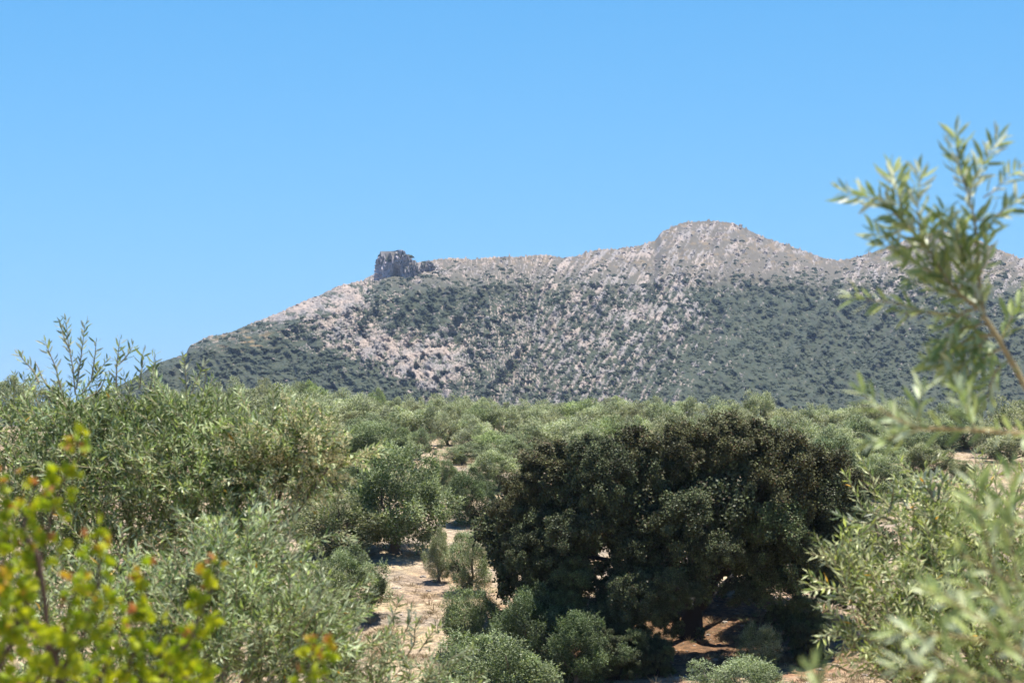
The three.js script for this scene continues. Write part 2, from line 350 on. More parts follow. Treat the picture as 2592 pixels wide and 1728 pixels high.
  const STONE = [0, 1, 2].map((i) => lump(i + 20, 1, 0.55, 1.1, true, 1.25, 0.85, 1));
  for (let v = 0; v < 3; v++) {
    const list = stones.filter((_, i) => i % 3 === v), im = new THREE.InstancedMesh(STONE[v], stoneMaterial, list.length);
    list.forEach((s, i) => { q.setFromAxisAngle(Y, rng() * 6.28); mt.compose(s.p, q, V(s.size, s.size * (0.6 + rng() * 0.7), s.size)); im.setMatrixAt(i, mt); const t = rockTone(s.u, s.py), b = 0.8 + rng() * 0.5; im.setColorAt(i, c.setRGB(t[0] * b, t[1] * b, t[2] * b)); });
    im.name = numbered('limestone_boulders'); scene.add(im);
    tag(im, ['pale limestone boulders strewn over the mountainside', 'broken pale rocks in streaks down the mountain', 'small pale outcrops along the mountain ridge and slopes'][v], 'rocks', null, 'stuff');
  }
}
// ---- the crag on the left end of the ridge
{
  const face = (u0, u1, top, bottom, d, depth, seed) => {
    const a = at(u0, bottom, d), b = at(u1, bottom, d), h = at(u0, top, d).y - a.y, rx = (b.x - a.x) / 2, cx = (a.x + b.x) / 2;
    const NP = 170, NV = 70, pos = [], idx = [], col = [];
    for (let j = 0; j <= NV + 12; j++) for (let i = 0; i <= NP; i++) {
      const w = i / NP * Math.PI * 2, v = Math.min(1, j / NV), cap = j > NV ? (j - NV) / 12 : 0;
      const cw = Math.cos(w), sw = Math.sin(w), sq = 1 / Math.pow(Math.pow(Math.abs(cw), 3.2) + Math.pow(Math.abs(sw), 3.2), 1 / 3.2);
      const X = cw * sq, Z = sw * sq;
      let k = 1 + 0.14 * fbm(X * 2.2 + seed, v * 1.2 + Z * 2.2, 4) + 0.05 * n2(X * 14 + seed, Z * 14 + v * 3) - 0.12 * v * v;
      const cave = Math.exp(-Math.pow((X + 0.02) / 0.2, 2)) * smooth(0.75, 0.4, v) * (sw > 0 ? 1 : 0), cave2 = Math.exp(-Math.pow((X - 0.42) / 0.1, 2)) * smooth(0.95, 0.5, v) * (sw > 0 ? 1 : 0);
      let topY = h * (0.93 + 0.16 * fbm(X * 1.6 + seed * 3, Z * 2, 3) + 0.2 * n2(X * 4 + seed, 3) - 0.3 * smooth(0.3, 1, X) - 0.2 * smooth(-0.5, -1.05, X)); k += 0.22 * Math.pow(1 - v, 3);
      const x = cx + X * rx * k * (1 - cap), z = -d + Z * depth * k * (1 - cap) * (1 - 0.75 * cave - 0.4 * cave2);
      const ledge = 1.1 * n2(v * 9 + seed, X * 3);
      pos.push(x + ledge * X, a.y - 3 + (topY + 3) * v + cap * 1.2, z + (cap ? 0 : ledge * Math.sign(Z)));
      const bush = smooth(0.05, 0.3, fbm(X * 5 + 9, v * 6 + Z * 3, 3)) * smooth(0.55, 0.8, v) + (v > 0.97 ? 0.35 : 0);
      const g = 0.9 + 0.5 * n2(X * 9, v * 22 + Z * 5);
      col.push(...mix3([0.43 * g, 0.375 * g, 0.375 * g], [0.045, 0.065, 0.028], clamp(bush)));
    }
    const n = NP + 1;
    for (let j = 1; j <= NV + 12; j++) for (let i = 1; i <= NP; i++) { const A = (j - 1) * n + i - 1; idx.push(A, A + n, A + 1, A + 1, A + n, A + n + 1); }
    const g = new THREE.BufferGeometry();
    g.setAttribute('position', new THREE.Float32BufferAttribute(pos, 3)); g.setAttribute('color', new THREE.Float32BufferAttribute(col, 3)); g.setIndex(idx);
    return g;
  };
  const m = new THREE.MeshStandardMaterial({ vertexColors: true, roughness: 1 }); m.name = 'crag rock';
  const base = at(1010, 720, 1560), g = thing('rock_crag', base, 'steep blue grey rock crag with scrub on top at left end of mountain ridge', 'crag');
  const add = (name, geo) => { geo.translate(-base.x, -base.y, -base.z); return put(name, geo, m, g); };
  add('cliff', face(950, 1062, 641, 722, 1545, 17, 3));
  add('buttress', face(1024, 1072, 668, 752, 1528, 9, 8));
  add('shoulder', face(1060, 1108, 664, 706, 1548, 11, 14));
  const rng = rngOf(3);
  for (let i = 0; i < 9; i++) {
    const s = put('bush', lump(i, 2, 0.3, 1.7, true, 1.2, 0.8, 1), new THREE.MeshStandardMaterial({ roughness: 1, color: new THREE.Color().setRGB(0.04 + rng() * 0.02, 0.06, 0.03) }), g);
    const u = 955 + rng() * 90, p = at(u, 645 + rng() * 8 + (u < 965 ? 12 : 0) , 1545 + (rng() - 0.6) * 16); s.position.copy(p.sub(base)); s.scale.setScalar(1.1 + rng() * 1.5);
  }
}
// ---------------------------------------------------------------- olive trees of the grove
const OLIVE_UP = [0.135, 0.185, 0.06], OLIVE_PALE = [0.41, 0.45, 0.29], OLIVE_NEW = [0.30, 0.35, 0.10];
function leafTone(rng, pale = 0.4, fresh = 0.12) {
  const r = rng(), k = 0.75 + rng() * 0.5, c = r < pale ? OLIVE_PALE : r < pale + fresh ? OLIVE_NEW : OLIVE_UP;
  return [c[0] * k, c[1] * k, c[2] * k];
}
// one grown olive, 4 m high and 4 m across: many leafy lobes round a hollow crown
const UP = V(0, 1, 0);
function facing(dir, n0) { const s = dir.clone().cross(n0); if (s.lengthSq() < 0.02) s.set(dir.y, -dir.x, 0.3); return s.normalize(); }
function oliveShape(seed, leaves, len, wid, { lobes = 44, pale = 0.4, loose = 1, mid = 2.1, low = -0.75, spread = 1.5, rise = 1.5, size = 1 } = {}) {
  const rng = rngOf(seed), L = new Leaves(), centres = [];
  for (let k = 0; k < lobes; k++) {
    const wild = (x) => 1 + 0.4 * n2(x * 1.1 + seed * 3.3, seed) + 0.22 * n2(x * 2.3, seed * 1.7), y = lerp(low, 1, (k + 0.5) / lobes), a = k * 2.39996 + rng() * 0.6, w = Math.sqrt(Math.max(0.04, 1 - y * y)), q = k % 4 === 3 ? 0.45 + rng() * 0.25 : 0.78 + rng() * 0.3;
    const aw = wild(Math.cos(a) * 1.3 + y) * wild(Math.sin(a) * 1.3 + 7); centres.push({ p: V(Math.cos(a) * w * spread * q * aw, Math.max(0.4, mid + y * rise * (0.8 + 0.25 * rng()) * (y > 0 ? lerp(1, aw, 0.6) : 1) * (k % 4 === 3 ? 0.6 : 1)), Math.sin(a) * w * spread * q), r: (0.3 + rng() * 0.34) * size, tone: 0.5 + rng() * 0.8, pale: clamp(pale + (rng() - 0.5) * 0.4) });
  }
  const per = Math.floor(leaves / lobes), heart = V(0, mid - 0.3, 0);
  for (const c of centres) {
    const out = c.p.clone().sub(heart).normalize();
    for (let k = 0; k < per; k++) {
      const d = unit(rng); if (d.dot(out) < -0.25 && rng() < 0.6) d.negate();
      const q = Math.pow(rng(), 0.3), bump = 1 + 0.28 * n3(d.x * 2.4 + c.p.x * 9, d.y * 2.4 + c.p.y * 9, d.z * 2.4), p = V(c.p.x + d.x * c.r * q * bump, c.p.y + d.y * c.r * q * bump * 1.1, c.p.z + d.z * c.r * q * bump);
      const dir = d.clone().multiplyScalar(0.55).addScaledVector(out, 0.4).addScaledVector(unit(rng), 0.8).normalize();
      const s = facing(dir, d.clone().multiplyScalar(0.6).addScaledVector(UP, 0.75).addScaledVector(unit(rng), 0.62)), t = leafTone(rng, c.pale);
      L.diamond(p, dir, s, len * (0.6 + rng() * 0.8), wid * (0.7 + rng() * 0.6), [t[0] * c.tone, t[1] * c.tone, t[2] * c.tone]);
    }
    const shoots = Math.round((out.y > -0.1 ? 6 : 2) * loose);
    for (let k = 0; k < shoots; k++) {          // young shoots standing out of the crown
      const d = unit(rng); d.y = Math.abs(d.y) * 0.9 + 0.1; d.addScaledVector(out, 0.8).normalize();
      const p0 = c.p.clone().addScaledVector(d, c.r * 0.75), l = 0.18 + rng() * 0.34, dir = d.clone().add(V(0, 0.6, 0)).addScaledVector(unit(rng), 0.5).normalize();
      const m = Math.round(l * 1.7 / len) + 2;
      for (let i = 0; i < m; i++) {
        const p = p0.clone().addScaledVector(dir, l * i / m), w = dir.clone().multiplyScalar(0.8).addScaledVector(unit(rng), 0.8).normalize();
        L.diamond(p, w, facing(w, UP.clone().multiplyScalar(0.9).addScaledVector(unit(rng), 0.7)), len * 0.9, wid * 0.8, leafTone(rng, pale + 0.2, 0.25));
      }
    }
  }
  const parts = [limb(bend(V(0, -0.3, 0), V(0.08, 0.75, 0.05), 4, rng, 0.08), [0.3, 0.23, 0.19, 0.17, 0.14], 8, 0.3)];
  for (let k = 0; k < 9; k++) { const c = centres[Math.floor(k * lobes / 9)]; parts.push(limb(bend(V(0.06, 0.6, 0.04), c.p, 5, rng, 0.06), [0.1, 0.08, 0.065, 0.05, 0.03, 0.015], 6)); }
  return { crown: L.geometry(), trunk: mergeGeometries(parts) };
}
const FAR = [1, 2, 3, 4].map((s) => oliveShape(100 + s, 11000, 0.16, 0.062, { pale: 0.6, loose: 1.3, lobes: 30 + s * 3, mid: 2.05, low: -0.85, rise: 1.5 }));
const MID = [1, 2, 3].map((s) => oliveShape(200 + s, 34000, 0.1, 0.046, { pale: 0.34, loose: 1.9, lobes: 58 + s * 5, mid: 1.95, low: -0.9, rise: 1.6, size: 0.9 }));
const LOW = [1, 2].map((s) => oliveShape(300 + s, 24000, 0.1, 0.036, { pale: 0.42, loose: 2, lobes: 44, mid: 1.9, low: -0.92, rise: 1.6, spread: 1.4, size: 0.85 }));
const SHAPES = { F: FAR, M: MID, L: LOW };
// centre, top, base and width on the measuring grid; kind; leaf colour; distance where the base is hidden
const TREES = [
  // the far row under the mountain
  [20, 945, 1040, 95, 'F', 'silver', 165, 'silvery olive tree at far left behind the tall near olive'],
  [110, 962, 1040, 95, 'F', 'grey', 172, 'olive tree in far row just left of the sky shoots of the near olive'],
  [250, 992, 1050, 95, 'F', 'silver', 160, 'far olive tree half hidden behind the thin sky shoots at left'],
  [430, 985, 1060, 90, 'F', 'silver', 158, 'far olive tree under the left foot of the mountain'],
  [537, 968, 1060, 62, 'F', 'silver', 160, 'narrow silvery olive in far row left of the dense round one'],
  [590, 964, 1062, 80, 'F', 'silver', 162, 'dense round silvery olive in far row under the dark mountain spur'],
  [672, 961, 1060, 66, 'F', 'grey', 172, 'small far olive with an upright top poking above its row'],
  [738, 966, 1060, 60, 'F', 'silver', 170, 'narrow far olive just left of the bright green one'],
  [785, 960, 1060, 76, 'F', 'lime', 168, 'bright green far olive standing taller than its silvery neighbours'],
  [845, 990, 1070, 95, 'F', 'silver', 160, 'silvery olive in far row right of the bright green one'],
  [952, 985, 1065, 50, 'F', 'lime', 168, 'small yellowish green bush of an olive in far row under the pale slabs'],
  [905, 996, 1070, 80, 'F', 'silver', 164, 'far olive left of the small yellowish green one'],
  [998, 1002, 1075, 66, 'F', 'silver', 158, 'far olive right of the small yellowish green one'],
  [1050, 1004, 1075, 60, 'F', 'silver', 164, 'far olive below the tongue of pale scree'],
  [1108, 1000, 1080, 72, 'F', 'silver', 155, 'pale far olive behind the tree with the dark bare trunk'],
  [1168, 999, 1080, 72, 'F', 'silver', 158, 'tall pale olive in far row below the middle of the mountain'],
  [1230, 1003, 1080, 66, 'F', 'silver', 160, 'silvery far olive just right of the tall pale one'],
  [1318, 1016, 1085, 72, 'F', 'silver', 155, 'low far olive left of the dip in the tree line'],
  [1378, 1014, 1085, 66, 'F', 'silver', 160, 'low silvery olive in the dip of the far tree line'],
  [1468, 1008, 1090, 108, 'F', 'lime', 146, 'broad yellowish olive in far row left of the centre right gap'],
  [1560, 1000, 1090, 86, 'F', 'silver', 150, 'far olive with a pointed silvery top behind the left side of the oak'],
  [1600, 1020, 1090, 70, 'F', 'grey', 144, 'greyish olive behind the upper left of the big oak'],
  [1655, 1005, 1095, 62, 'F', 'silver', 148, 'upright olive behind the oak, left of a matching pair'],
  [1690, 1018, 1100, 80, 'F', 'green', 138, 'green olive right behind the crest of the big oak'],
  [1738, 1002, 1100, 92, 'F', 'silver', 140, 'silvery olive at left edge of the gap behind the oak'],
  [1838, 1010, 1100, 90, 'F', 'silver', 140, 'silvery olive at right edge of the gap behind the oak'],
  [1890, 1040, 1110, 80, 'F', 'grey', 132, 'low greyish olive in front of the tallest far olive'],
  [1922, 989, 1095, 86, 'F', 'silver', 145, 'tallest olive of the far row, standing above the oak'],
  [1990, 1030, 1100, 80, 'F', 'grey', 140, 'far olive just right of the tallest one'],
  [2042, 1026, 1100, 60, 'F', 'silver', 142, 'narrow far olive above the right shoulder of the oak'],
  [2085, 1026, 1100, 56, 'F', 'silver', 146, 'thin pointed silvery olive right of the oak crest'],
  [2145, 1026, 1100, 88, 'F', 'silver', 140, 'broad silvery olive left of the blurred branch end'],
  [2205, 1014, 1100, 92, 'F', 'grey', 142, 'greyish olive behind the tip of the blurred low branch'],
  [2268, 1012, 1100, 86, 'F', 'silver', 144, 'far olive behind the fan of the blurred low branch'],
  [2335, 1045, 1110, 86, 'F', 'green', 136, 'low green olive behind the blurred low branch'],
  [2412, 1018, 1110, 82, 'F', 'green', 132, 'dark green olive left of the yellowish narrow tree'],
  [2462, 992, 1110, 58, 'F', 'lime', 138, 'narrow yellowish tree rising above the right end of the grove'],
  [2570, 1012, 1120, 112, 'F', 'grey', 128, 'large greyish olive at right edge of the far row'],
  // the second and third rows
  [360, 1020, 1110, 120, 'F', 'grey', 128, 'greyish olive just behind the tall near olive at left'],
  [505, 1015, 1100, 105, 'F', 'silver', 132, 'silvery olive of the second row beside the near olive'],
  [612, 1036, 1122, 112, 'F', 'green', 0, 'green olive in second row left of the dense silvery pair'],
  [700, 982, 1106, 132, 'F', 'silver', 0, 'large silvery olive with a dark underside over pale stones'],
  [790, 996, 1108, 118, 'F', 'silver', 0, 'large silvery olive touching the right side of its twin'],
  [880, 1000, 1100, 130, 'F', 'silver', 0, 'broad silvery olive above the mid green one'],
  [1005, 1025, 1130, 120, 'F', 'silver', 0, 'silvery olive left of the tree with the dark bare trunk'],
  [955, 1076, 1182, 190, 'M', 'green', 0, 'broad mid green olive above the big dark green one'],
  [860, 1090, 1160, 100, 'F', 'green', 0, 'green olive behind the flowering branch tip'],
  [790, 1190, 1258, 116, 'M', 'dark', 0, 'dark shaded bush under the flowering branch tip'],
  [1080, 1020, 1128, 90, 'F', 'silver', 0, 'olive on a dark bare trunk at the head of the path'],
  [1133, 1038, 1122, 68, 'F', 'grey', 0, 'narrow olive right of the bare trunk tree'],
  [1192, 1052, 1124, 88, 'F', 'silver', 0, 'rounded silvery olive two trees right of the bare trunk'],
  [1278, 1024, 1108, 86, 'F', 'silver', 0, 'round silvery olive with a dark right side'],
  [1255, 1088, 1165, 104, 'F', 'lime', 0, 'light yellow green olive left of the oak'],
  [1338, 1062, 1146, 100, 'F', 'silver', 0, 'silvery olive behind the upper left edge of the oak'],
  [1400, 1045, 1125, 90, 'F', 'grey', 0, 'greyish olive between the lime and broad silvery ones'],
  [1440, 1053, 1140, 124, 'F', 'silver', 0, 'broad silvery olive just above the left crown of the oak'],
  [1262, 1138, 1236, 150, 'M', 'silver', 0, 'silvery green olive touching the left side of the oak'],
  [1172, 1124, 1178, 92, 'F', 'green', 0, 'small grey green olive at the bend of the path'],
  [1128, 1164, 1244, 74, 'M', 'green', 0, 'small upright green olive left of the dark round bush'],
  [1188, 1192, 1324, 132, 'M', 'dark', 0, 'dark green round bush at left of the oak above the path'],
  [1003, 1143, 1398, 262, 'M', 'green', 0, 'biggest dark green olive in the middle beside the path'],
  [850, 1245, 1415, 250, 'M', 'grey', 0, 'broad grey olive left of the biggest dark green one'],
  [2180, 1053, 1140, 106, 'F', 'green', 0, 'green olive right of the oak in the third row'],
  [2345, 1090, 1160, 128, 'F', 'dark', 0, 'dark olive left of the open reddish ground'],
  [2240, 1122, 1190, 124, 'F', 'green', 0, 'low green olive between the oak and the open ground'],
  [2345, 1122, 1210, 128, 'M', 'grey', 0, 'grey green olive at the left rim of the open ground'],
  [2230, 1158, 1266, 166, 'M', 'silver', 0, 'wide silvery olive right of the oak crown'],
  [2436, 1164, 1222, 68, 'M', 'grey', 0, 'small young olive standing on the open reddish ground'],
  [2312, 1208, 1275, 70, 'M', 'green', 0, 'small olive in front of the wide silvery one'],
  [2356, 1268, 1364, 90, 'M', 'dark', 0, 'dark little olive behind the right hand near branches'],
  [2450, 1060, 1137, 136, 'F', 'dark', 0, 'dense dark olive behind the open reddish ground'],
  [2508, 1062, 1158, 72, 'F', 'grey', 0, 'olive on a slanting trunk at the back of the open ground'],
  [2562, 1090, 1170, 118, 'F', 'grey', 0, 'round greyish olive at right edge of the open ground'],
  [930, 1005, 1095, 70, 'F', 'silver', 150, 'pale olive in second row behind the broad silvery one'],
  [1045, 1015, 1105, 70, 'F', 'grey', 140, 'greyish olive behind the left side of the bare trunk tree'],
  [1150, 1012, 1105, 80, 'F', 'silver', 142, 'silvery olive filling the row behind the narrow grey one'],
  [1215, 1020, 1112, 80, 'F', 'green', 136, 'greener olive behind the rounded silvery one'],
  [1345, 1030, 1112, 84, 'F', 'silver', 138, 'silvery olive just behind the greyish one near the oak'],
  [1420, 1022, 1100, 80, 'F', 'silver', 146, 'pale olive left of the broad yellowish one'],
  [1515, 1020, 1100, 80, 'F', 'silver', 142, 'silvery olive directly behind the left top of the oak'],
  [1210, 1070, 1150, 90, 'F', 'silver', 0, 'silvery olive behind the light yellow green one'],
  [1300, 1100, 1180, 90, 'F', 'green', 0, 'green olive between the lime one and the oak'],
  [930, 1050, 1140, 110, 'F', 'green', 0, 'green olive behind the broad mid green one'],
  [830, 1060, 1140, 110, 'F', 'grey', 0, 'grey olive behind the tip of the flowering branch'],
  [1060, 1080, 1160, 70, 'F', 'green', 0, 'green olive at the foot of the bare trunk tree'],
  [895, 1160, 1260, 130, 'M', 'green', 0, 'green olive left of the biggest dark green one'],
  [770, 1150, 1230, 120, 'F', 'grey', 0, 'grey olive above the dark shaded bush'],
  [1075, 1190, 1290, 90, 'M', 'green', 0, 'slim green olive joining the biggest dark green one on its right'],
  [2120, 1070, 1150, 90, 'F', 'silver', 0, 'silvery olive touching the right shoulder of the oak'],
  [2290, 1060, 1140, 100, 'F', 'grey', 0, 'greyish olive in the third row behind the blurred branch'],
  [2380, 1050, 1130, 90, 'F', 'silver', 0, 'silvery olive at the far end of the open ground'],
  [1530, 1052, 1140, 100, 'F', 'lime', 112, 'yellowish olive just behind the left top of the oak'],
  [1610, 1048, 1140, 100, 'F', 'silver', 114, 'silvery olive just behind the dip in the oak crest'],
  [1685, 1050, 1140, 95, 'F', 'grey', 110, 'greyish olive close behind the middle of the oak crest'],
  [1765, 1052, 1140, 100, 'F', 'silver', 116, 'pale olive behind the oak crest at the gap in the far row'],
  [1860, 1048, 1140, 100, 'F', 'silver', 112, 'silvery olive behind the oak crest below the tallest far olive'],
  [1960, 1050, 1140, 100, 'F', 'silver', 114, 'pale olive behind the right part of the oak crest'],
  [2045, 1055, 1145, 100, 'F', 'silver', 110, 'silvery olive behind the right shoulder of the oak'],
  [2110, 1085, 1175, 110, 'F', 'green', 100, 'green olive beside the right flank of the oak'],
  [2270, 1085, 1170, 110, 'F', 'green', 0, 'green olive in front of the greyish third row tree at right'],
  [2180, 1110, 1200, 120, 'M', 'green', 0, 'green olive between the oak and the wide silvery one'],
  [1480, 1075, 1170, 110, 'F', 'silver', 102, 'silvery olive leaning on the upper left of the oak'],
  // along the path and under the oak
  [1112, 1322, 1474, 80, 'L', 'grey', 0, 'thin young grey olive standing beside the path'],
  [1192, 1326, 1500, 140, 'L', 'green', 0, 'leaning green olive between the path and the oak'],
  [880, 1390, 1572, 185, 'M', 'green', 0, 'green olive at the left edge of the path'],
  [800, 1440, 1640, 190, 'M', 'grey', 0, 'greyish olive left of the path behind the near branches'],
  [1200, 1490, 1650, 165, 'M', 'green', 0, 'round green olive right of the path below the leaning one'],
  [1345, 1492, 1698, 200, 'M', 'dark', 0, 'olive with a short visible trunk in front of the oak'],
  [1465, 1560, 1735, 180, 'M', 'dark', 0, 'dark bushy olive in front of the oak, right of the trunk one'],
  [1250, 1606, 1800, 300, 'M', 'green', 52, 'wide green olive at the bottom edge left of centre'],
  [1925, 1565, 1700, 125, 'L', 'grey', 0, 'pale grey young olive in the shade right of the oak trunk'],
  [1885, 1655, 1800, 270, 'L', 'green', 52, 'bright green leafy bush at the bottom edge under the oak'],
  [2045, 1520, 1675, 100, 'M', 'dark', 0, 'narrow dark shrub under the right side of the oak'],
];
let turn = 0;
for (const [cx, top, base, w, kind, tone, far, label] of TREES) {
  const d = far || depthOfBase(base), p = at(cx, base, d); p.y = groundY(p.x, p.z) - 0.05;
  const h = at(cx, top, d).y - p.y, wide = w * K * d, list = SHAPES[kind], s = list[turn++ % list.length];
  const t = thing('olive_tree', p, label, 'tree');
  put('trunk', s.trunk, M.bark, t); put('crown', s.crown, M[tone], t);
  const k = kind === 'F' ? 3.0 : 3.5; t.scale.set(wide / k, h / 4.0, wide / k); t.rotation.y = turn * 2.1;
}
{ // yellow broom in flower by the path
  const rng = rngOf(41), d = depthOfBase(1172), p = at(1163, 1172, d); p.y = groundY(p.x, p.z);
  const t = thing('broom_bush', p, 'small yellow flowering bush beside the upper path', 'bush'), S = new Leaves(), F = new Leaves();
  for (let k = 0; k < 700; k++) { const u = unit(rng); u.y = Math.abs(u.y); const q = V(u.x * 0.32, u.y * 0.7, u.z * 0.32); S.diamond(q.clone().multiplyScalar(0.4), u, unit(rng), 0.3, 0.05, [0.09, 0.13, 0.03]); if (k % 2) F.diamond(q, unit(rng), unit(rng), 0.1, 0.09, [0.75, 0.56, 0.02]); }
  put('stems', S.geometry(), M.green, t); put('flowers', F.geometry(), leafMaterial('broom flowers'), t);
}
{ // cut stump
  const p = at(1312, 1690, depthOfBase(1692)); p.y = groundY(p.x, p.z);
  const t = thing('tree_stump', p, 'small pale cut stump left of the short trunk in front of the oak', 'stump');
  put('stump', limb([V(0, -0.1, 0), V(0.01, 0.12, 0), V(0.03, 0.3, 0.01)], [0.2, 0.15, 0.14], 10, 0.25), M.bark, t);
  const cut = put('cut_face', new THREE.CircleGeometry(0.135, 14), new THREE.MeshStandardMaterial({ color: new THREE.Color().setRGB(0.4, 0.31, 0.22), roughness: 0.9, side: THREE.DoubleSide }), t);
  cut.rotation.x = -Math.PI / 2; cut.position.set(0.03, 0.303, 0.01);
}
// ---------------------------------------------------------------- the great holm oak
let oakClumps;
{
  const D = 64, base = OAK.clone(), t = thing('holm_oak', base, 'great dark domed evergreen oak filling the right of centre', 'tree');
  const rng = rngOf(900);
  const clump = (seed) => {
    const r = rngOf(seed), L = new Leaves();
    for (let k = 0; k < 70; k++) {
      const u = unit(r); if (u.y < -0.1 && r() < 0.6) u.y = -u.y * 0.6;
      const sag = u.y < 0.15 ? 1 + 0.75 * r() : 1, reach = 0.72 + 0.3 * r() + 0.25 * n3(u.x * 1.6 + seed, u.y * 1.6, u.z * 1.6), c = V(u.x * reach, u.y * reach * (u.y > 0 ? 0.82 : sag), u.z * reach), rad = 0.13 + r() * 0.15, tone = 0.6 + r() * 0.7;
      const n = u.y < -0.1 ? 120 : 190;
      for (let m = 0; m < n; m++) {
        const d = unit(r), p = c.clone().addScaledVector(d, rad * Math.pow(r(), 0.6) * (u.y < -0.1 ? 0.8 : 1.2)); if (u.y < 0) p.y -= r() * 0.16;
        const dir = u.clone().multiplyScalar(0.6).addScaledVector(unit(r), 0.9).normalize();
        const q = r(), t = q < 0.14 ? [0.175, 0.205, 0.09] : q < 0.21 ? [0.13, 0.095, 0.055] : [0.094, 0.112, 0.05], w = tone * (0.7 + r() * 0.6);
        L.diamond(p, dir, facing(dir, u.clone().multiplyScalar(0.5).addScaledVector(UP, 0.7).addScaledVector(unit(r), 0.75)), 0.08, 0.058, [t[0] * w, t[1] * w, t[2] * w]);
      }
    }
    return L.geometry();
  };
  const CL = oakClumps = [1, 2, 3, 4, 5].map((s) => clump(950 + s));
  // boughs seen on the front of the crown: centre and radius on the measuring grid, tone
  const B = [
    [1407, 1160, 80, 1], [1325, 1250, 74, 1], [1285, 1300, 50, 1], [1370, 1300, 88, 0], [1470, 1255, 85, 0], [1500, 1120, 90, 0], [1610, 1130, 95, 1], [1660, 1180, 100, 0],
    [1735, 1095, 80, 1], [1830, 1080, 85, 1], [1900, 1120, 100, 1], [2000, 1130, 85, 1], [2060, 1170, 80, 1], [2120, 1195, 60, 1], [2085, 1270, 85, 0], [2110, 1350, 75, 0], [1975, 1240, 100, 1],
    [1830, 1260, 115, 0], [1740, 1320, 95, 0], [1560, 1330, 100, 0], [1450, 1360, 95, 0], [1340, 1400, 85, 0], [1325, 1450, 50, 0], [1350, 1500, 52, 0], [1420, 1450, 80, 0], [1450, 1460, 52, 2], [1440, 1525, 45, 2],
    [1640, 1400, 95, 0], [1740, 1420, 100, 0], [1590, 1440, 70, 0], [1600, 1510, 70, 0], [1560, 1560, 60, 0], [1650, 1540, 60, 0], [1690, 1490, 55, 0], [1975, 1345, 95, 2], [1910, 1420, 75, 0], [2030, 1400, 80, 0], [1950, 1490, 72, 2],
    [2050, 1470, 70, 0], [2040, 1540, 50, 2], [1600, 1600, 50, 0], [1530, 1500, 55, 0], [1880, 1500, 55, 0], [2130, 1440, 50, 0], [2150, 1290, 50, 0], [1390, 1210, 70, 0], [1540, 1200, 80, 0], [1315, 1385, 52, 1], [1380, 1510, 55, 0], [1480, 1575, 52, 0], [1400, 1555, 46, 0], [1690, 1585, 46, 0], [1530, 1610, 48, 0], [1640, 1640, 44, 0], [1738, 1478, 40, 0], [1752, 1505, 32, 0], [1700, 1530, 40, 0], [1815, 1395, 62, 0], [2090, 1480, 50, 0], [1985, 1570, 46, 0], [2100, 1400, 60, 0],
  ];
  const tones = [M.oak, M.oakBrown, M.oakLight], rx = 490, top = 1035, low = 1700;
  let n = 0;
  const add = (p, r, tone) => {
    const o = put('leafy_bough', CL[n++ % 5], tones[tone], t); o.position.copy(p).sub(base); o.scale.set(r * 1.06, r * (0.95 + 0.2 * rng()), r * 1.06); o.rotation.set(rng() * 0.6, rng() * 6.28, rng() * 0.6);
    return o;
  };
  for (let [u, v, r, tone] of B) {
    if (v < 1240) v += 42 * smooth(1240, 1140, v);
    const nx = (u - 1715) / rx, ny = (v - 1400) / 400, deep = Math.sqrt(Math.max(0.02, 1 - nx * nx - Math.min(ny, 0) * ny)), d = D + 1.0 - 5.2 * deep + (n2(u * 0.011, v * 0.013) > 0 ? 1.1 : -0.5) * deep;
    add(at(u, v, d), r * K * d * (0.7 + rng() * 0.34) * (u < 1400 ? 0.88 : 1), tone);
  }
  for (let k = 0; k < 26; k++) {                 // the back half and the roof of the crown
    const a = Math.PI * (0.02 + 0.96 * rng()), h = rng(), rr = Math.sqrt(1 - h * h * 0.75) * 5.4;
    const p = at(1715, 1330, D); p.x += Math.cos(a) * rr * 0.95 + 0.25; p.z -= Math.sin(a) * rr; p.y += h * 1.6 * (0.7 + 0.5 * rng()) - 0.8;
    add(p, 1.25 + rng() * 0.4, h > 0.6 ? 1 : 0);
  }
  const P = (u, v, d) => at(u, v, d).sub(base), g = (pts, r) => limb(pts, r, 10, 0.18);
  const foot = V(0, -0.35, 0), fork = P(1757, 1545, D);
  put('trunk', g([foot, V(0.02, 0.15, 0), V(0.05, 0.7, 0), fork, fork.clone().add(V(0.02, 0.2, 0))], [0.5, 0.38, 0.32, 0.32, 0.28]), M.oakBark, t);
  const limbs = [
    [[1770, 1530, D], [1795, 1490, D - 0.3], [1818, 1450, D - 0.6], [1845, 1430, D - 0.8], [1900, 1405, D - 0.6], [1990, 1330, D], [2040, 1250, D]],
    [[1748, 1530, D], [1738, 1498, D + 0.2], [1725, 1465, D + 0.3], [1690, 1400, D], [1600, 1300, D + 0.2], [1480, 1200, D]],
    [[1758, 1530, D], [1765, 1440, D + 0.8], [1760, 1300, D + 1.2], [1740, 1180, D + 1]],
    [[1750, 1540, D], [1700, 1480, D - 1.2], [1600, 1430, D - 2.2], [1430, 1400, D - 2.4]],
    [[1762, 1540, D], [1830, 1480, D + 2], [1950, 1380, D + 3]],
  ];
  limbs.forEach((l, i) => { const pts = l.map(([u, v, d]) => P(u, v, d)), c = new THREE.CatmullRomCurve3(pts).getPoints(18); put('limb', g(c, c.map((_, k) => lerp([0.28, 0.18, 0.2, 0.15, 0.15][i], 0.05, k / 18))), M.oakBark, t); });
}
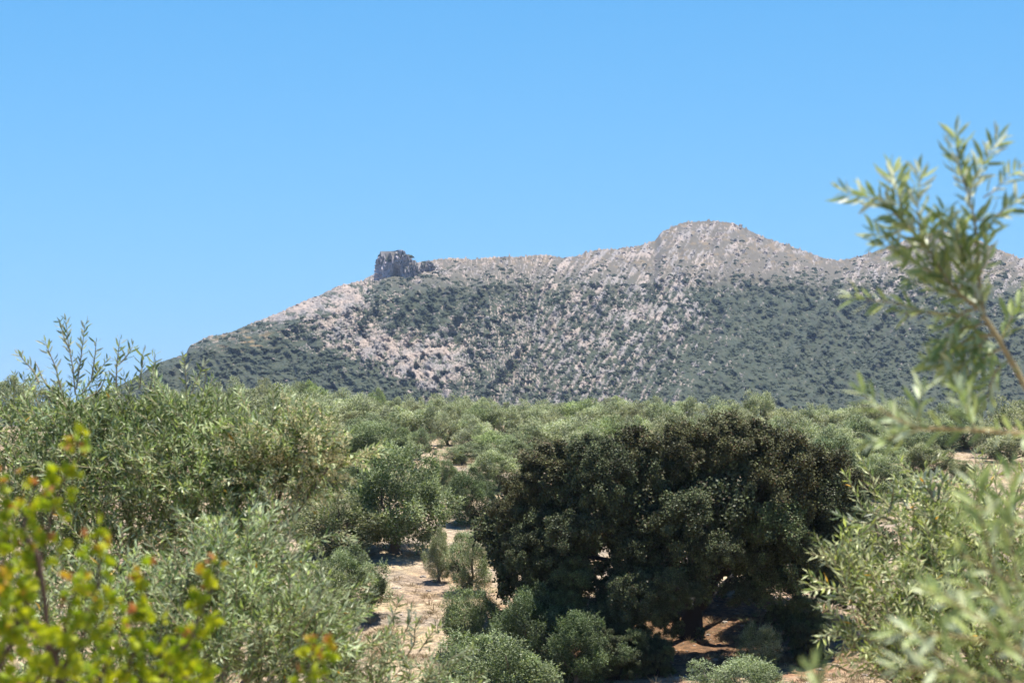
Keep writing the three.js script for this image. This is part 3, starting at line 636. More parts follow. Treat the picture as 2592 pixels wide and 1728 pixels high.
{ // young oaks at the foot of the great one
  const rng = rngOf(981);
  for (const [u, v0, v1, w, label] of [[1560, 1575, 1750, 150, 'dark young oak shrub at the bottom edge left of the oak trunk'], [1662, 1622, 1750, 92, 'small dark oak shrub just left of the shaded ground'], [2046, 1560, 1690, 90, 'dark oak shrub at the right foot of the great oak']]) {
    const d = depthOfBase(Math.min(v1, 1726)), p = at(u, v1, d); p.y = groundY(p.x, p.z) - 0.05;
    const t = thing('oak_shrub', p, label, 'shrub'), top = at(u, v0, d).y - p.y, R = w * K * d / 2;
    put('stem', mergeGeometries([0, 1, 2, 3].map((k) => limb(bend(V(0, -0.2, 0), V((rng() - 0.5) * R, top * 0.75, (rng() - 0.5) * R), 4, rng, 0.06), [0.05, 0.04, 0.03, 0.02, 0.01], 6))), M.oakBark, t);
    for (let k = 0; k < 11; k++) { const y = top * (0.15 + 0.68 * k / 10), a = k * 2.4, q = R * 0.62 * Math.sqrt(1 - Math.pow((y / top - 0.42) * 1.3, 2)), r = R * (0.36 + rng() * 0.2), o = put('leafy_bough', oakClumps[k % 5], k % 4 ? M.oak : M.oakLight, t); o.position.set(Math.cos(a) * q, y, Math.sin(a) * q); o.scale.set(r, r * 0.95, r); o.rotation.y = a; }
  }
}
// ---------------------------------------------------------------- things lying on the dry ground
{
  const rng = rngOf(61), q = new THREE.Quaternion(), mt = new THREE.Matrix4(), c = new THREE.Color();
  const spots = (n, f) => { const out = []; while (out.length < n) { const d = 54 + Math.pow(rng(), 1.4) * 75, x = (rng() - 0.5) * 0.62 * d; out.push(V(x, groundY(x, -d), -d)); } return out; };
  const S = lump(50, 1, 0.5, 1.2, true, 1.2, 0.6, 1), im = new THREE.InstancedMesh(S, stoneMaterial, 5000);
  spots(5000).forEach((p, i) => { const s = 0.025 + 0.1 * Math.pow(rng(), 5); q.setFromAxisAngle(V(0, 1, 0), rng() * 6); mt.compose(p, q, V(s, s, s)); im.setMatrixAt(i, mt); const k = 0.6 + rng() * 0.6; im.setColorAt(i, c.setRGB(0.32 * k, 0.27 * k, 0.22 * k)); });
  im.name = 'field_stones'; scene.add(im); tag(im, 'small loose stones lying on the dry ground of the grove', 'stones', null, 'stuff');
  const T = new Leaves(); for (let k = 0; k < 26; k++) { const u = unit(rng); u.y = Math.abs(u.y) + 0.35; u.normalize(); T.diamond(V(u.x * 0.06, 0, u.z * 0.06), u, u.clone().cross(unit(rng)).normalize(), 0.14 + rng() * 0.12, 0.012, [1, 1, 1]); }
  const grass = new THREE.MeshStandardMaterial({ color: 0xffffff, roughness: 0.9, side: THREE.DoubleSide }); grass.name = 'dry grass';
  const tg = T.geometry(); tg.deleteAttribute('color');
  const list = spots(30000).filter((p) => fbm(p.x * 0.25 + 3, p.z * 0.25, 3) > -0.05), ig = new THREE.InstancedMesh(tg, grass, list.length);
  list.forEach((p, i) => { const s = 0.5 + rng() * 0.9; q.setFromAxisAngle(V(0, 1, 0), rng() * 6); mt.compose(p, q, V(s, s * (0.5 + rng() * 0.7), s)); ig.setMatrixAt(i, mt); ig.setColorAt(i, rng() < 0.1 ? c.setRGB(0.16, 0.19, 0.07) : c.setRGB(...mix3([0.38, 0.29, 0.16], [0.25, 0.175, 0.09], rng()))); });
  ig.name = 'dry_grass'; scene.add(ig); tag(ig, 'short dry grass tufts and straw on the pale ground', 'grass', null, 'stuff');
}
// ---------------------------------------------------------------- near trees, leaf by leaf
const lanceGeometry = [0, 1, 2].map((i) => { const L = new Leaves(); L.lance(V(0, 0, 0), V(0, 1, 0), V(1, 0, 0), V(0, 0, 1), 1, 0.175 + i * 0.03, [1, 1, 1], [0.05, 0.12, -0.1][i]); const g = L.geometry(); g.deleteAttribute('color'); return g; });
const leafTones = [OLIVE_UP, [0.14, 0.18, 0.075], OLIVE_PALE, [0.34, 0.37, 0.26], OLIVE_NEW].map((c, i) => leafMaterial('olive leaf ' + 'abcde'[i], c, { plain: true, through: 0.5, coat: 0.5, coatRough: 0.36 }));
const yellowLeaf = leafMaterial('yellowed olive leaf', [0.75, 0.36, 0.02], { plain: true });
function oneLeaf(parent, p, dir, side, len, rng, mat) {
  const o = put('leaf', lanceGeometry[Math.floor(rng() * 3)], mat ?? leafTones[Math.floor(Math.pow(rng(), 1.15) * 5)], parent), n = dir.clone().cross(side).normalize();
  new THREE.Matrix4().makeBasis(side, dir, n).scale(V(len, len, len)).setPosition(p).decompose(o.position, o.quaternion, o.scale);
  return o;
}
// leaves in pairs along a twig; emit(place, direction, side, length)
function leafPairs(pts, gap, len, rng, emit, from = 0) {
  const curve = new THREE.CatmullRomCurve3(pts), L = curve.getLength(), n = Math.max(2, Math.round(L / gap)), tw = rng() * 3;
  for (let i = 0; i <= n; i++) {
    const t = lerp(from, 1, i / n), p = curve.getPointAt(t), d = curve.getTangentAt(Math.min(t, 0.999)), a = d.clone().cross(V(0.3, 0.2, 0.9)).normalize(), b = d.clone().cross(a);
    const w = tw + i * 1.57 + (rng() - 0.5) * 0.7;
    for (const s of i === n ? [0, 1, -1] : [1, -1]) {
      const o = a.clone().multiplyScalar(Math.cos(w) * s).addScaledVector(b, Math.sin(w) * s);
      const dir = d.clone().multiplyScalar(s ? 0.75 : 1).addScaledVector(o, 0.75).addScaledVector(unit(rng), 0.28).normalize();
      const side = facing(dir, UP.clone().multiplyScalar(0.8).addScaledVector(o, 0.3).add(V(0, 0, 0.25)).addScaledVector(unit(rng), 0.75));
      emit(p, dir, side, len * (0.7 + rng() * 0.5) * (i === n ? 0.8 : 1));
    }
  }
}
// a body of leafy shoots inside round masses given on the measuring grid: [x, y, radius, distance, shoots]
function shootMass(base, masses, seed, { len = 0.058, wid = 0.2, shoot = 0.26, gap = 0.019, flowers = 0, pale = 0.4, near4 = true } = {}) {
  const rng = rngOf(seed), L = new Leaves(), B = new Leaves(), twigs = [], tips = [];
  for (const [u, v, r, d, count, fl] of masses) {
    const c = at(u, v, d), R = r * K * d;
    for (let k = 0; k < count * 1.55; k++) {
      const o = unit(rng), q = Math.pow(rng(), 0.4); if (o.z < 0 && rng() < 0.5) o.z *= -1;
      const p = c.clone().addScaledVector(o, R * q * 0.95); if (p.z > -1.5) continue;
      const dir = o.clone().multiplyScalar(0.55).add(V(0, 0.55, 0)).addScaledVector(unit(rng), 0.6).normalize(), l = shoot * (0.5 + rng() * 0.8);
      const p1 = p.clone().addScaledVector(dir, l * 0.5).addScaledVector(unit(rng), l * 0.08), p2 = p.clone().addScaledVector(dir, l).add(V(0, -l * 0.12, 0)).addScaledVector(unit(rng), l * 0.1);
      const pts = [p, p1, p2].map((x) => x.sub(base)), tone = 0.5 + rng() * 0.95;
      twigs.push(limb([pts[0], pts[1], pts[2]], [0.0035, 0.0028, 0.0015], 3));
      leafPairs(pts, gap, len, rng, (pp, dd, ss, ll) => { const t = rng() < 0.003 ? [0.6, 0.34, 0.04] : leafTone(rng, pale, 0.2); L.lance4(pp, dd, ss, ss.clone().cross(dd), ll, ll * wid, [t[0] * tone, t[1] * tone, t[2] * tone], (rng() - 0.5) * 0.24); });
      const f = Math.round((fl ?? flowers) * 10);
      for (let i = 0; i < f; i++) {             // flower sprays in the leaf axils
        const s = pts[0].clone().lerp(pts[2], rng()), w = unit(rng);
        for (let b = 0; b < 4; b++) B.diamond(s.clone().addScaledVector(w, 0.008 + b * 0.006).addScaledVector(unit(rng), 0.006), unit(rng), unit(rng), 0.011, 0.011, [0.62 + rng() * 0.1, 0.6, 0.34]);
      }
      tips.push(c);
    }
  }
  return { leaves: L.geometry(), blossom: B.p.length ? B.geometry() : null, twigs: mergeGeometries(twigs) };
}
function standing(name, u, d, label, category) { const p = at(u, 1025, d); p.y = groundY(p.x, p.z) - 0.05; return thing(name, p, label, category); }
function boughs(t, base, masses, foot, rng, r0) {
  for (const [u, v, r, d] of masses) { const e = at(u, v + r * 0.2, d).sub(base), pts = bend(foot, e, 7, rng, 0.035); put('limb', limb(pts, pts.map((_, i) => lerp(r0, 0.008, Math.pow(i / 7, 0.7))), 6), M.bark, t); }
}
{ // the tall olive at left
  const t = standing('olive_tree', 330, 10.8, 'tall leafy near olive at left with thin shoots against the sky', 'tree'), base = t.position, rng = rngOf(1001);
  const masses = [
    [40, 1182, 145, 11, 60], [190, 1167, 125, 10.8, 60], [330, 1152, 105, 10.8, 55], [470, 1142, 90, 10.6, 45], [480, 1067, 38, 10.6, 11], [210, 1087, 42, 10.8, 12], [90, 1097, 48, 11, 14], [310, 1087, 45, 10.8, 14], [400, 1072, 42, 10.8, 14],
    [570, 1165, 95, 10.5, 45, 0.25], [690, 1160, 85, 10.3, 45, 1.8], [785, 1125, 50, 10.2, 20, 3], [830, 1175, 40, 10.2, 14, 3], [610, 1240, 85, 10.4, 44, 1.4], [720, 1205, 38, 10.3, 10, 0.9],
    [80, 1290, 160, 10.6, 62, 0.05], [260, 1270, 150, 10.5, 62, 0.08], [430, 1260, 140, 10.4, 66, 0.2], [540, 1340, 120, 10.3, 56, 0.3], [640, 1340, 60, 10.2, 22, 0.4], [330, 1420, 160, 10.4, 55, 0.1], [120, 1450, 170, 10.5, 50, 0.05],
  ];
  const foot = V(0, 0.5, 0);
  put('trunk', limb([V(0, -0.3, 0), V(0.03, 0.2, 0), V(0, 0.6, 0), V(0.03, 0.9, 0)], [0.24, 0.18, 0.15, 0.12], 9, 0.25), M.bark, t);
  boughs(t, base, masses, foot, rng, 0.05);
  const m = shootMass(base, masses, 1002);
  tag(put('foliage', m.leaves, M.near, t), null, null, null, 'stuff'); tag(put('twigs', m.twigs, M.twig, t), null, null, null, 'stuff');
  tag(put('blossom', m.blossom, leafMaterial('olive blossom', [1, 1, 1], { through: 0.2, coat: 0 }), t), 'cream yellow flower sprays', null, null, 'stuff');
  // shoots against the sky, leaf by leaf
  const sky = [
    [[190, 1000], [183, 930], [172, 870], [166, 812]], [[153, 985], [140, 930], [125, 895], [114, 866]], [[97, 968], [85, 940], [62, 915], [46, 896]], [[192, 985], [200, 930], [207, 880], [214, 822]], [[205, 1000], [232, 960], [252, 935], [270, 912]],
    [[178, 890], [163, 860], [155, 830], [150, 815]], [[293, 980], [294, 930], [298, 895], [302, 860]], [[296, 925], [312, 910], [326, 893], [335, 875]], [[230, 960], [236, 925], [240, 895], [242, 868]], [[352, 985], [356, 950], [360, 920], [361, 893]], [[378, 985], [384, 955], [388, 925], [391, 898]],
    [[472, 1005], [470, 970], [468, 935], [466, 905]], [[480, 1010], [492, 970], [505, 945], [517, 920]], [[505, 1030], [512, 1000], [518, 970], [521, 935]], [[215, 1010], [250, 990], [262, 965], [268, 940]], [[125, 985], [105, 955], [95, 930], [86, 912]],
    [[620, 1120], [610, 1090], [606, 1065], [602, 1040]], [[700, 1105], [698, 1085], [700, 1070], [708, 1052]], [[790, 1100], [800, 1080], [808, 1065], [815, 1050]], [[840, 1100], [850, 1085], [856, 1075], [860, 1068]],
  ];
  let count = 0;
  for (const s of sky) {
    const d = 10.6 + (rng() - 0.5) * 0.6, pts = s.map(([u, v]) => at(u, v, d + (rng() - 0.5) * 0.08).sub(base)), sh = put('shoot', limb(pts, [0.005, 0.004, 0.003, 0.0015], 5), M.twig, t);
    leafPairs(pts, 0.026, 0.062, rng, (p, dir, side, len) => { if (count++ < 300) oneLeaf(sh, p, dir, side, len, rng); }, 0.1);
  }
}
{ // the lower olive in front of it
  const t = standing('olive_tree', 620, 8.2, 'near olive filling the bottom left behind the yellow green hawthorn', 'tree'), base = t.position, rng = rngOf(1101);
  const masses = [
    [120, 1640, 170, 8, 60], [330, 1610, 160, 8.1, 66], [520, 1560, 130, 8.3, 60, 0.05], [600, 1450, 100, 8.6, 40, 0.15], [710, 1420, 60, 9, 18, 0.3], [660, 1640, 140, 8.2, 66], [760, 1640, 95, 8.4, 44], [830, 1715, 72, 8.5, 32], [750, 1530, 55, 9, 20],
    [940, 1775, 58, 8.6, 18], [1050, 1790, 50, 8.8, 14], [480, 1700, 130, 8, 45], [1120, 1790, 40, 9, 8],
  ];
  put('trunk', limb([V(0, -0.3, 0), V(0.03, 0.2, 0), V(0, 0.5, 0), V(0.03, 0.7, 0)], [0.2, 0.15, 0.13, 0.1], 9, 0.25), M.bark, t);
  boughs(t, base, masses, V(0, 0.45, 0), rng, 0.04);
  const m = shootMass(base, masses, 1102, { pale: 0.5, len: 0.052 });
  tag(put('foliage', m.leaves, M.near, t), null, null, null, 'stuff'); tag(put('twigs', m.twigs, M.twig, t), null, null, null, 'stuff');
  tag(put('blossom', m.blossom, leafMaterial('olive blossom', [1, 1, 1], { through: 0.2, coat: 0 }), t), null, null, null, 'stuff');
  let count = 0;
  for (const s of [[[975, 1610], [990, 1570], [1000, 1545], [1010, 1520]], [[1010, 1620], [1030, 1590], [1040, 1565], [1042, 1545]], [[1060, 1650], [1080, 1620], [1095, 1600], [1115, 1585]], [[1030, 1660], [1048, 1630], [1050, 1600], [1052, 1570]], [[1120, 1690], [1150, 1660], [1180, 1650], [1200, 1640]], [[900, 1680], [905, 1640], [900, 1610], [890, 1580]]]) {
    const pts = s.map(([u, v]) => at(u, v, 8.8 + (rng() - 0.5) * 0.1).sub(base)), sh = put('shoot', limb(pts, [0.004, 0.0035, 0.0025, 0.0012], 5), M.twig, t);
    leafPairs(pts, 0.02, 0.055, rng, (p, dir, side, len) => { if (count++ < 300) oneLeaf(sh, p, dir, side, len, rng); }, 0.15);
  }
}
{ // olive at right, mostly in focus
  const t = standing('olive_tree', 2640, 8.8, 'near olive at lower right with loose shoots and a few yellow leaves', 'tree'), base = t.position, rng = rngOf(1201);
  const masses = [
    [2330, 1285, 60, 9, 14], [2210, 1290, 32, 9, 5], [2400, 1330, 75, 9, 22], [2480, 1300, 70, 9.2, 14], [2560, 1300, 70, 9.2, 16], [2300, 1400, 75, 8.8, 24], [2400, 1430, 100, 8.8, 44], [2510, 1430, 110, 8.8, 50], [2590, 1400, 90, 8.8, 30],
    [2130, 1430, 48, 8.6, 13], [2140, 1490, 48, 8.5, 13], [2190, 1560, 58, 8.5, 18], [2280, 1540, 75, 8.5, 30], [2390, 1560, 110, 8.5, 55], [2510, 1580, 120, 8.5, 60], [2300, 1640, 85, 8.3, 34], [2420, 1690, 110, 8.3, 50], [2560, 1700, 110, 8.3, 50], [2270, 1715, 50, 8.3, 14], [2180, 1640, 36, 8.4, 8],
  ];
  put('trunk', limb([V(0, -0.3, 0), V(0.03, 0.2, 0), V(0, 0.6, 0), V(-0.03, 0.9, 0)], [0.22, 0.17, 0.14, 0.11], 9, 0.25), M.bark, t);
  boughs(t, base, masses, V(0, 0.55, 0), rng, 0.035);
  const m = shootMass(base, masses.map((q) => [q[0], q[1], q[2], q[3], q[4] * 0.72]), 1202, { pale: 0.5, len: 0.056, shoot: 0.22 });
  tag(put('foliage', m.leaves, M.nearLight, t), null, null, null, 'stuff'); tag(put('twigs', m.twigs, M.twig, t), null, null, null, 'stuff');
  let count = 0;
  const S = [
    [[2262, 1320], [2230, 1305], [2200, 1295], [2178, 1288]], [[2230, 1312], [2195, 1325], [2160, 1320], [2122, 1302]], [[2250, 1300], [2258, 1270], [2262, 1245], [2262, 1228]], [[2300, 1290], [2290, 1270], [2278, 1255], [2275, 1235]], [[2360, 1260], [2358, 1235], [2360, 1215], [2366, 1200]], [[2370, 1270], [2350, 1240], [2340, 1220], [2330, 1210]], [[2375, 1265], [2380, 1240], [2385, 1225], [2390, 1212]],
    [[2200, 1400], [2170, 1400], [2150, 1398], [2120, 1392]], [[2180, 1440], [2150, 1425], [2125, 1415], [2095, 1412]], [[2160, 1520], [2125, 1510], [2100, 1520], [2080, 1530]], [[2220, 1600], [2180, 1590], [2140, 1575], [2105, 1590]], [[2230, 1670], [2190, 1650], [2150, 1645], [2110, 1655]], [[2440, 1290], [2440, 1260], [2445, 1235], [2450, 1215]], [[2520, 1300], [2525, 1265], [2535, 1240], [2540, 1220]], [[2570, 1290], [2572, 1260], [2580, 1235], [2588, 1215]], [[2150, 1700], [2130, 1690], [2100, 1680], [2080, 1690]],
  ];
  const yellow = new Set([30, 78, 131, 175]);
  for (const s of S) {
    const pts = s.map(([u, v]) => at(u, v, 8.7 + (rng() - 0.5) * 0.1).sub(base)), sh = put('shoot', limb(pts, [0.006, 0.005, 0.0035, 0.0015], 5), M.twig, t);
    leafPairs(pts, 0.019, 0.06, rng, (p, dir, side, len) => { if (count < 300) { const y = yellow.has(count++), o = oneLeaf(sh, p, dir, side, len, rng, y ? yellowLeaf : null); if (y) tag(o, 'yellowed leaf'); } }, 0.1);
  }
}
{ // the blurred olive close to the camera at right
  const root = at(2760, 1025, 3.9); root.y = groundY(root.x, root.z) - 0.05;
  const t = thing('olive_tree', root, 'out of focus olive branches close to the camera at right edge', 'tree'), rng = rngOf(1301);
  const tr = (pts, r, name) => { const c = new THREE.CatmullRomCurve3(pts.map((p) => p.clone().sub(root))).getPoints(pts.length * 5); return put(name, limb(c, c.map((_, i) => lerp(r[0], r[1], i / (c.length - 1))), 7), name === 'trunk' ? M.bark : M.paleTwig, t); };
  const P = (l) => l.map(([u, v, d]) => at(u, v, d ?? 4.2));
  tr([root.clone().add(V(0, -0.2, 0)), root.clone().add(V(0.03, 0.5, 0)), at(2740, 1500, 4), at(2690, 1180, 4.1)], [0.12, 0.03], 'trunk');
  let count = 0;
  const extra = new Leaves(), paleTones = [[0.27, 0.33, 0.13], [0.52, 0.56, 0.40], [0.40, 0.45, 0.18], [0.20, 0.26, 0.085]].map((c, i) => leafMaterial('pale olive leaf ' + 'abcd'[i], c, { plain: true, through: 0.6, coat: 0.6, coatRough: 0.35 }));
  const branch = (list, r, gap, len, from = 0.1) => {
    const pts = P(list), b = tr(pts, r, 'branch');
    leafPairs(pts.map((p) => p.clone().sub(root)), gap, len, rng, (p, dir, side, l) => {
      if (count++ < 300) oneLeaf(b, p, dir, side, l, rng, paleTones[Math.floor(rng() * 4)]);
      else { const c = paleTones[Math.floor(rng() * 4)].color.toArray(); extra.lance(p, dir, side, side.clone().cross(dir), l, l * 0.21, c, (rng() - 0.5) * 0.2); }
    }, from);
  };
  branch([[2690, 1180, 4.1], [2592, 969], [2532, 863], [2491, 799]], [0.0072, 0.0048], 0.1224, 0.0503, 0.4);
  branch([[2491, 799], [2478, 690], [2468, 560], [2450, 487]], [0.0048, 0.0024], 0.0147, 0.0559, 0.0);
  branch([[2450, 487], [2432, 430], [2424, 380], [2420, 340]], [0.0024, 0.0009], 0.0086, 0.0559);
  branch([[2452, 495], [2475, 440], [2500, 400], [2525, 355]], [0.0018, 0.0006], 0.0104, 0.0559);
  branch([[2468, 560], [2510, 548], [2545, 535], [2580, 505]], [0.0018, 0.0006], 0.0104, 0.0559);
  branch([[2490, 500], [2520, 480], [2545, 455], [2580, 430]], [0.0018, 0.0006], 0.0134, 0.0503);
  branch([[2475, 780], [2410, 722], [2344, 622], [2270, 546]], [0.0042, 0.0024], 0.0122, 0.0559, 0.1);
  branch([[2270, 546], [2235, 510], [2190, 498], [2142, 485]], [0.0024, 0.0006], 0.0086, 0.0559);
  branch([[2290, 565], [2280, 520], [2270, 470], [2262, 430]], [0.0018, 0.0006], 0.0104, 0.0581);
  branch([[2330, 600], [2325, 540], [2325, 490], [2330, 440]], [0.0018, 0.0006], 0.0104, 0.0559);
  branch([[2300, 575], [2270, 585], [2240, 600], [2215, 590]], [0.0018, 0.0006], 0.011, 0.0559);
  branch([[2340, 620], [2290, 625], [2245, 622], [2215, 610]], [0.0018, 0.0006], 0.0147, 0.0581);
  branch([[2400, 700], [2395, 640], [2385, 590], [2390, 540]], [0.0018, 0.0006], 0.0092, 0.0559);
  branch([[2430, 740], [2440, 680], [2430, 630], [2425, 575]], [0.0018, 0.0006], 0.0092, 0.0559);
  branch([[2420, 730], [2360, 690], [2320, 670], [2280, 650]], [0.0018, 0.0006], 0.011, 0.0537);
  branch([[2460, 800], [2400, 795], [2344, 790], [2290, 790]], [0.0024, 0.0012], 0.0134, 0.0503);
  branch([[2344, 790], [2260, 765], [2210, 760], [2160, 750]], [0.0018, 0.0006], 0.0159, 0.0537);
  branch([[2500, 820], [2440, 830], [2400, 860], [2370, 880]], [0.0024, 0.0006], 0.0098, 0.0559);
  branch([[2510, 840], [2470, 890], [2440, 930], [2370, 915]], [0.0024, 0.0006], 0.011, 0.0559);
  branch([[2400, 850], [2390, 890], [2375, 920], [2350, 910]], [0.0018, 0.0006], 0.0098, 0.0537);
  branch([[2530, 870], [2550, 830], [2570, 790], [2592, 760]], [0.0024, 0.0006], 0.0122, 0.0559);
  branch([[2478, 690], [2440, 640], [2420, 590], [2405, 550]], [0.0018, 0.0006], 0.011, 0.0533);
  branch([[2380, 690], [2350, 650], [2355, 600], [2360, 560]], [0.0018, 0.0006], 0.011, 0.0533);
  branch([[2440, 760], [2400, 740], [2370, 735], [2310, 710]], [0.0018, 0.0006], 0.011, 0.0533);
  branch([[2470, 700], [2500, 660], [2490, 620], [2500, 590]], [0.0018, 0.0006], 0.0127, 0.0533);
  branch([[2485, 780], [2460, 720], [2455, 680], [2440, 650]], [0.0018, 0.0006], 0.011, 0.0533);
  branch([[2500, 850], [2450, 860], [2410, 900], [2400, 940]], [0.0018, 0.0006], 0.0119, 0.0516);
  branch([[2540, 880], [2500, 900], [2470, 950], [2450, 990]], [0.003, 0.001], 0.013, 0.054);
  branch([[2520, 850], [2480, 850], [2450, 880], [2430, 960]], [0.003, 0.001], 0.013, 0.054);
  branch([[2490, 800], [2470, 830], [2480, 870], [2490, 920]], [0.003, 0.001], 0.014, 0.054);
  branch([[2560, 910], [2530, 930], [2510, 970], [2500, 1010]], [0.003, 0.001], 0.014, 0.054);
  branch([[2480, 780], [2440, 790], [2410, 820], [2380, 830]], [0.003, 0.001], 0.014, 0.054);
  branch([[2680, 1120, 4], [2592, 1098, 3.7], [2420, 1085, 3.6], [2325, 1084, 3.6]], [0.0048, 0.003], 0.0306, 0.0503, 0.3);
  branch([[2325, 1084, 3.6], [2270, 1060, 3.6], [2230, 1035, 3.6], [2188, 1000, 3.6]], [0.0024, 0.0006], 0.0134, 0.0559);
  branch([[2330, 1080, 3.6], [2325, 1050, 3.6], [2328, 1020, 3.6], [2335, 990, 3.6]], [0.0018, 0.0006], 0.011, 0.0559);
  branch([[2320, 1088, 3.6], [2275, 1100, 3.6], [2240, 1115, 3.6], [2215, 1120, 3.6]], [0.0018, 0.0006], 0.0134, 0.0559);
  branch([[2470, 1085, 3.6], [2455, 1050, 3.6], [2440, 1010, 3.6], [2430, 985, 3.6]], [0.0018, 0.0006], 0.0122, 0.0559);
  // closer still, at the bottom
  branch([[2700, 1560, 3], [2592, 1490, 3], [2520, 1450, 3], [2432, 1401, 3]], [0.0048, 0.0018], 0.0184, 0.047, 0.2);
  branch([[2520, 1450, 3], [2500, 1370, 3], [2480, 1290, 3], [2470, 1220, 3]], [0.0024, 0.0009], 0.0134, 0.0503);
  branch([[2580, 1480, 3], [2560, 1380, 3], [2555, 1280, 3], [2560, 1200, 3]], [0.0024, 0.0009], 0.0147, 0.0503);
  branch([[2592, 1490, 3], [2480, 1520, 3], [2400, 1530, 3], [2350, 1490, 3]], [0.0024, 0.0009], 0.0159, 0.0503);
  branch([[2680, 1700, 2.7], [2560, 1640, 2.7], [2420, 1610, 2.7], [2270, 1600, 2.7]], [0.0036, 0.0012], 0.0159, 0.047);
  branch([[2700, 1760, 2.6], [2560, 1730, 2.6], [2420, 1700, 2.6], [2280, 1690, 2.6]], [0.0036, 0.0012], 0.0172, 0.047);
  branch([[2640, 1600, 2.8], [2570, 1560, 2.8], [2500, 1500, 2.8], [2450, 1480, 2.8]], [0.003, 0.0012], 0.0159, 0.047);
  branch([[2700, 1400, 3.1], [2592, 1330, 3.1], [2510, 1290, 3.1], [2440, 1280, 3.1]], [0.003, 0.001], 0.018, 0.046);
  branch([[2560, 1640, 2.7], [2500, 1580, 2.7], [2440, 1540, 2.7], [2390, 1500, 2.7]], [0.003, 0.001], 0.019, 0.046);
  branch([[2480, 1760, 2.6], [2440, 1700, 2.6], [2370, 1650, 2.6], [2320, 1600, 2.6]], [0.003, 0.001], 0.019, 0.046);
  branch([[2640, 1720, 2.6], [2590, 1660, 2.6], [2570, 1600, 2.6], [2580, 1540, 2.6]], [0.003, 0.001], 0.019, 0.046);
  branch([[2110, 1800, 2.2], [2085, 1770, 2.2], [2070, 1730, 2.2], [2062, 1700, 2.2]], [0.0018, 0.0006], 0.0184, 0.0447);
  if (extra.p.length) tag(put('foliage', extra.geometry(), M.near, t), null, null, null, 'stuff');
}
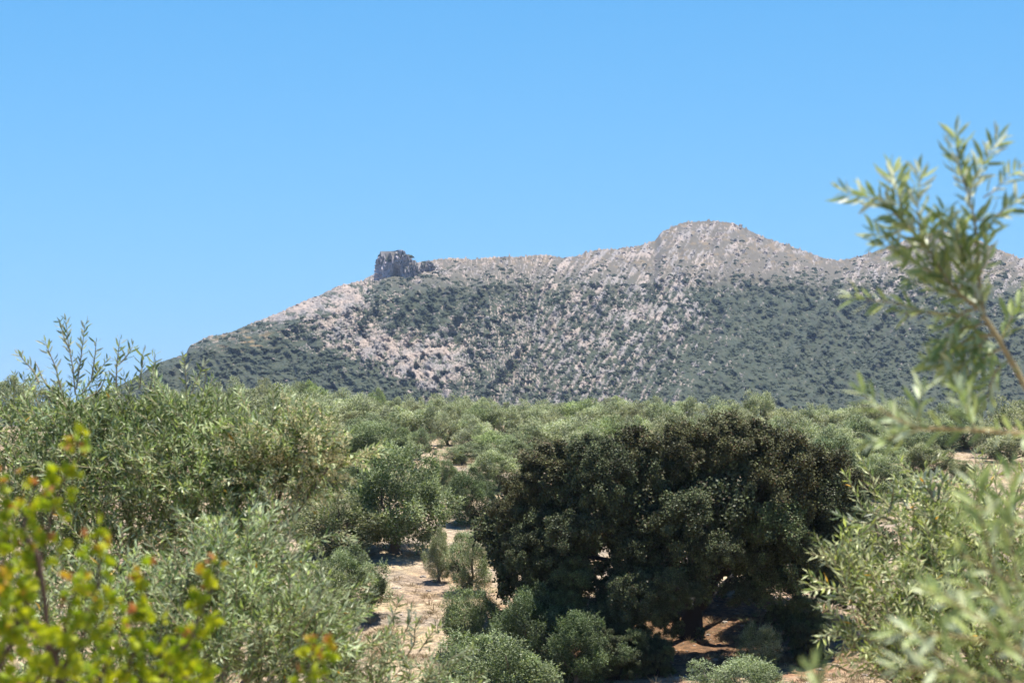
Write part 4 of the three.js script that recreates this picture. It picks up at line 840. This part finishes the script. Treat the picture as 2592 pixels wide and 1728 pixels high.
{ // hawthorn at lower left, out of focus
  const root = at(250, 1025, 3.4); root.y = groundY(root.x, root.z) - 0.05;
  const t = thing('hawthorn_bush', root, 'blurred yellow green hawthorn with orange tinted tips at bottom left', 'bush'), rng = rngOf(1401);
  const G = [0, 1].map((k) => { // small lobed leaf, cupped
    const s = new THREE.Shape(), o = [[0, 0], [0.16, 0.12], [0.42, 0.22], [0.34, 0.36], [0.5, 0.52], [0.34, 0.62], [0.36, 0.82], [0.12, 0.86], [0, 1]];
    s.moveTo(0, 0); o.slice(1).forEach(([x, y]) => s.lineTo(x, y)); o.slice(1, -1).reverse().forEach(([x, y]) => s.lineTo(-x * (k ? 0.9 : 1), y)); s.lineTo(0, 0);
    const g = new THREE.ShapeGeometry(s), p = g.attributes.position; for (let i = 0; i < p.count; i++) p.setZ(i, 0.35 * Math.abs(p.getX(i)) - 0.2 * Math.pow(p.getY(i), 2)); g.deleteAttribute('normal'); g.deleteAttribute('uv'); return g;
  });
  const C = [[0.40, 0.46, 0.008], [0.27, 0.37, 0.008], [0.48, 0.50, 0.012], [0.50, 0.33, 0.02], [0.50, 0.2, 0.06]];
  const mats = C.map((c, i) => leafMaterial('hawthorn leaf ' + 'abcde'[i], c, { plain: true, through: 0.5, coat: 0.2 })), rest = new Leaves();
  let count = 0;
  const leaf = (parent, p, dir, size, tip) => {
    const side = dir.clone().cross(unit(rng)).normalize(), k = rng() < (tip ? 0.32 : 0.022) ? 3 + Math.floor(rng() * 2) : Math.floor(rng() * 3);
    if (count++ < 300) {
      const o = put('leaf', G[count % 2], mats[k], parent); new THREE.Matrix4().makeBasis(side, dir, dir.clone().cross(side).negate()).scale(V(size, size, size)).setPosition(p).decompose(o.position, o.quaternion, o.scale);
    } else rest.lance(p, dir, side, dir.clone().cross(side), size, size * 0.85, C[k], 0.1);
  };
  const stems = [
    [[[-40, 1800], [40, 1600], [100, 1430], [130, 1300], [165, 1200], [200, 1110]], 1], [[[-60, 1620], [0, 1450], [20, 1300], [10, 1200]], 1], [[[120, 1800], [230, 1560], [250, 1430], [240, 1340]], 1], [[[280, 1800], [350, 1620], [370, 1500], [372, 1450]], 1],
    [[[360, 1800], [480, 1620], [530, 1500], [552, 1440]], 1], [[[760, 1820], [785, 1720], [795, 1660], [803, 1612]], 1], [[[30, 1820], [140, 1660], [170, 1560], [190, 1480]], 1], [[[420, 1820], [470, 1720], [480, 1660], [500, 1600]], 1], [[[200, 1820], [260, 1700], [300, 1620], [310, 1560]], 1], [[[-80, 1760], [20, 1640], [40, 1560], [20, 1480]], 1],
    [[[100, 1430], [60, 1340], [70, 1280], [90, 1230]], 1], [[[140, 1660], [80, 1600], [60, 1540], [70, 1480]], 1], [[[560, 1820], [520, 1740], [440, 1700], [400, 1640]], 1], [[[0, 1820], [90, 1740], [150, 1720], [220, 1690]], 1],
  ];
  for (const [s] of stems) {
    const d = 3.3 + (rng() - 0.5) * 0.4, pts = s.map(([u, v]) => at(u, v, d).sub(root));
    const foot = V(pts[0].x * 0.6, -0.05, pts[0].z * 0.6), full = [foot, ...pts], c = new THREE.CatmullRomCurve3(full).getPoints(26);
    const stem = put('stem', limb(c, c.map((_, i) => lerp(0.006, 0.0012, i / 26)), 6), M.darkTwig, t), curve = new THREE.CatmullRomCurve3(pts), n = Math.round(curve.getLength() / 0.0055);
    for (let i = 0; i <= n; i++) {
      const f = i / n, p = curve.getPointAt(f), spur = unit(rng); spur.z = Math.abs(spur.z) * 0.8; spur.y += 0.25; spur.normalize();
      const e = p.clone().addScaledVector(spur, 0.008 + rng() * 0.045 * (1 - f * 0.65)), m = 2 + Math.floor(rng() * 3);
      for (let k = 0; k < m; k++) leaf(stem, e.clone().addScaledVector(unit(rng), 0.004), spur.clone().add(V(0, 0.35, 0.1)).addScaledVector(unit(rng), 0.9).normalize(), 0.014 + rng() * 0.01, f > 0.9);
    }
  }
  if (rest.p.length) tag(put('foliage', rest.geometry(), leafMaterial('hawthorn leaves', [1, 1, 1], { through: 0.5, coat: 0.2 }), t), null, null, null, 'stuff');
}
renderer.render(scene, camera);
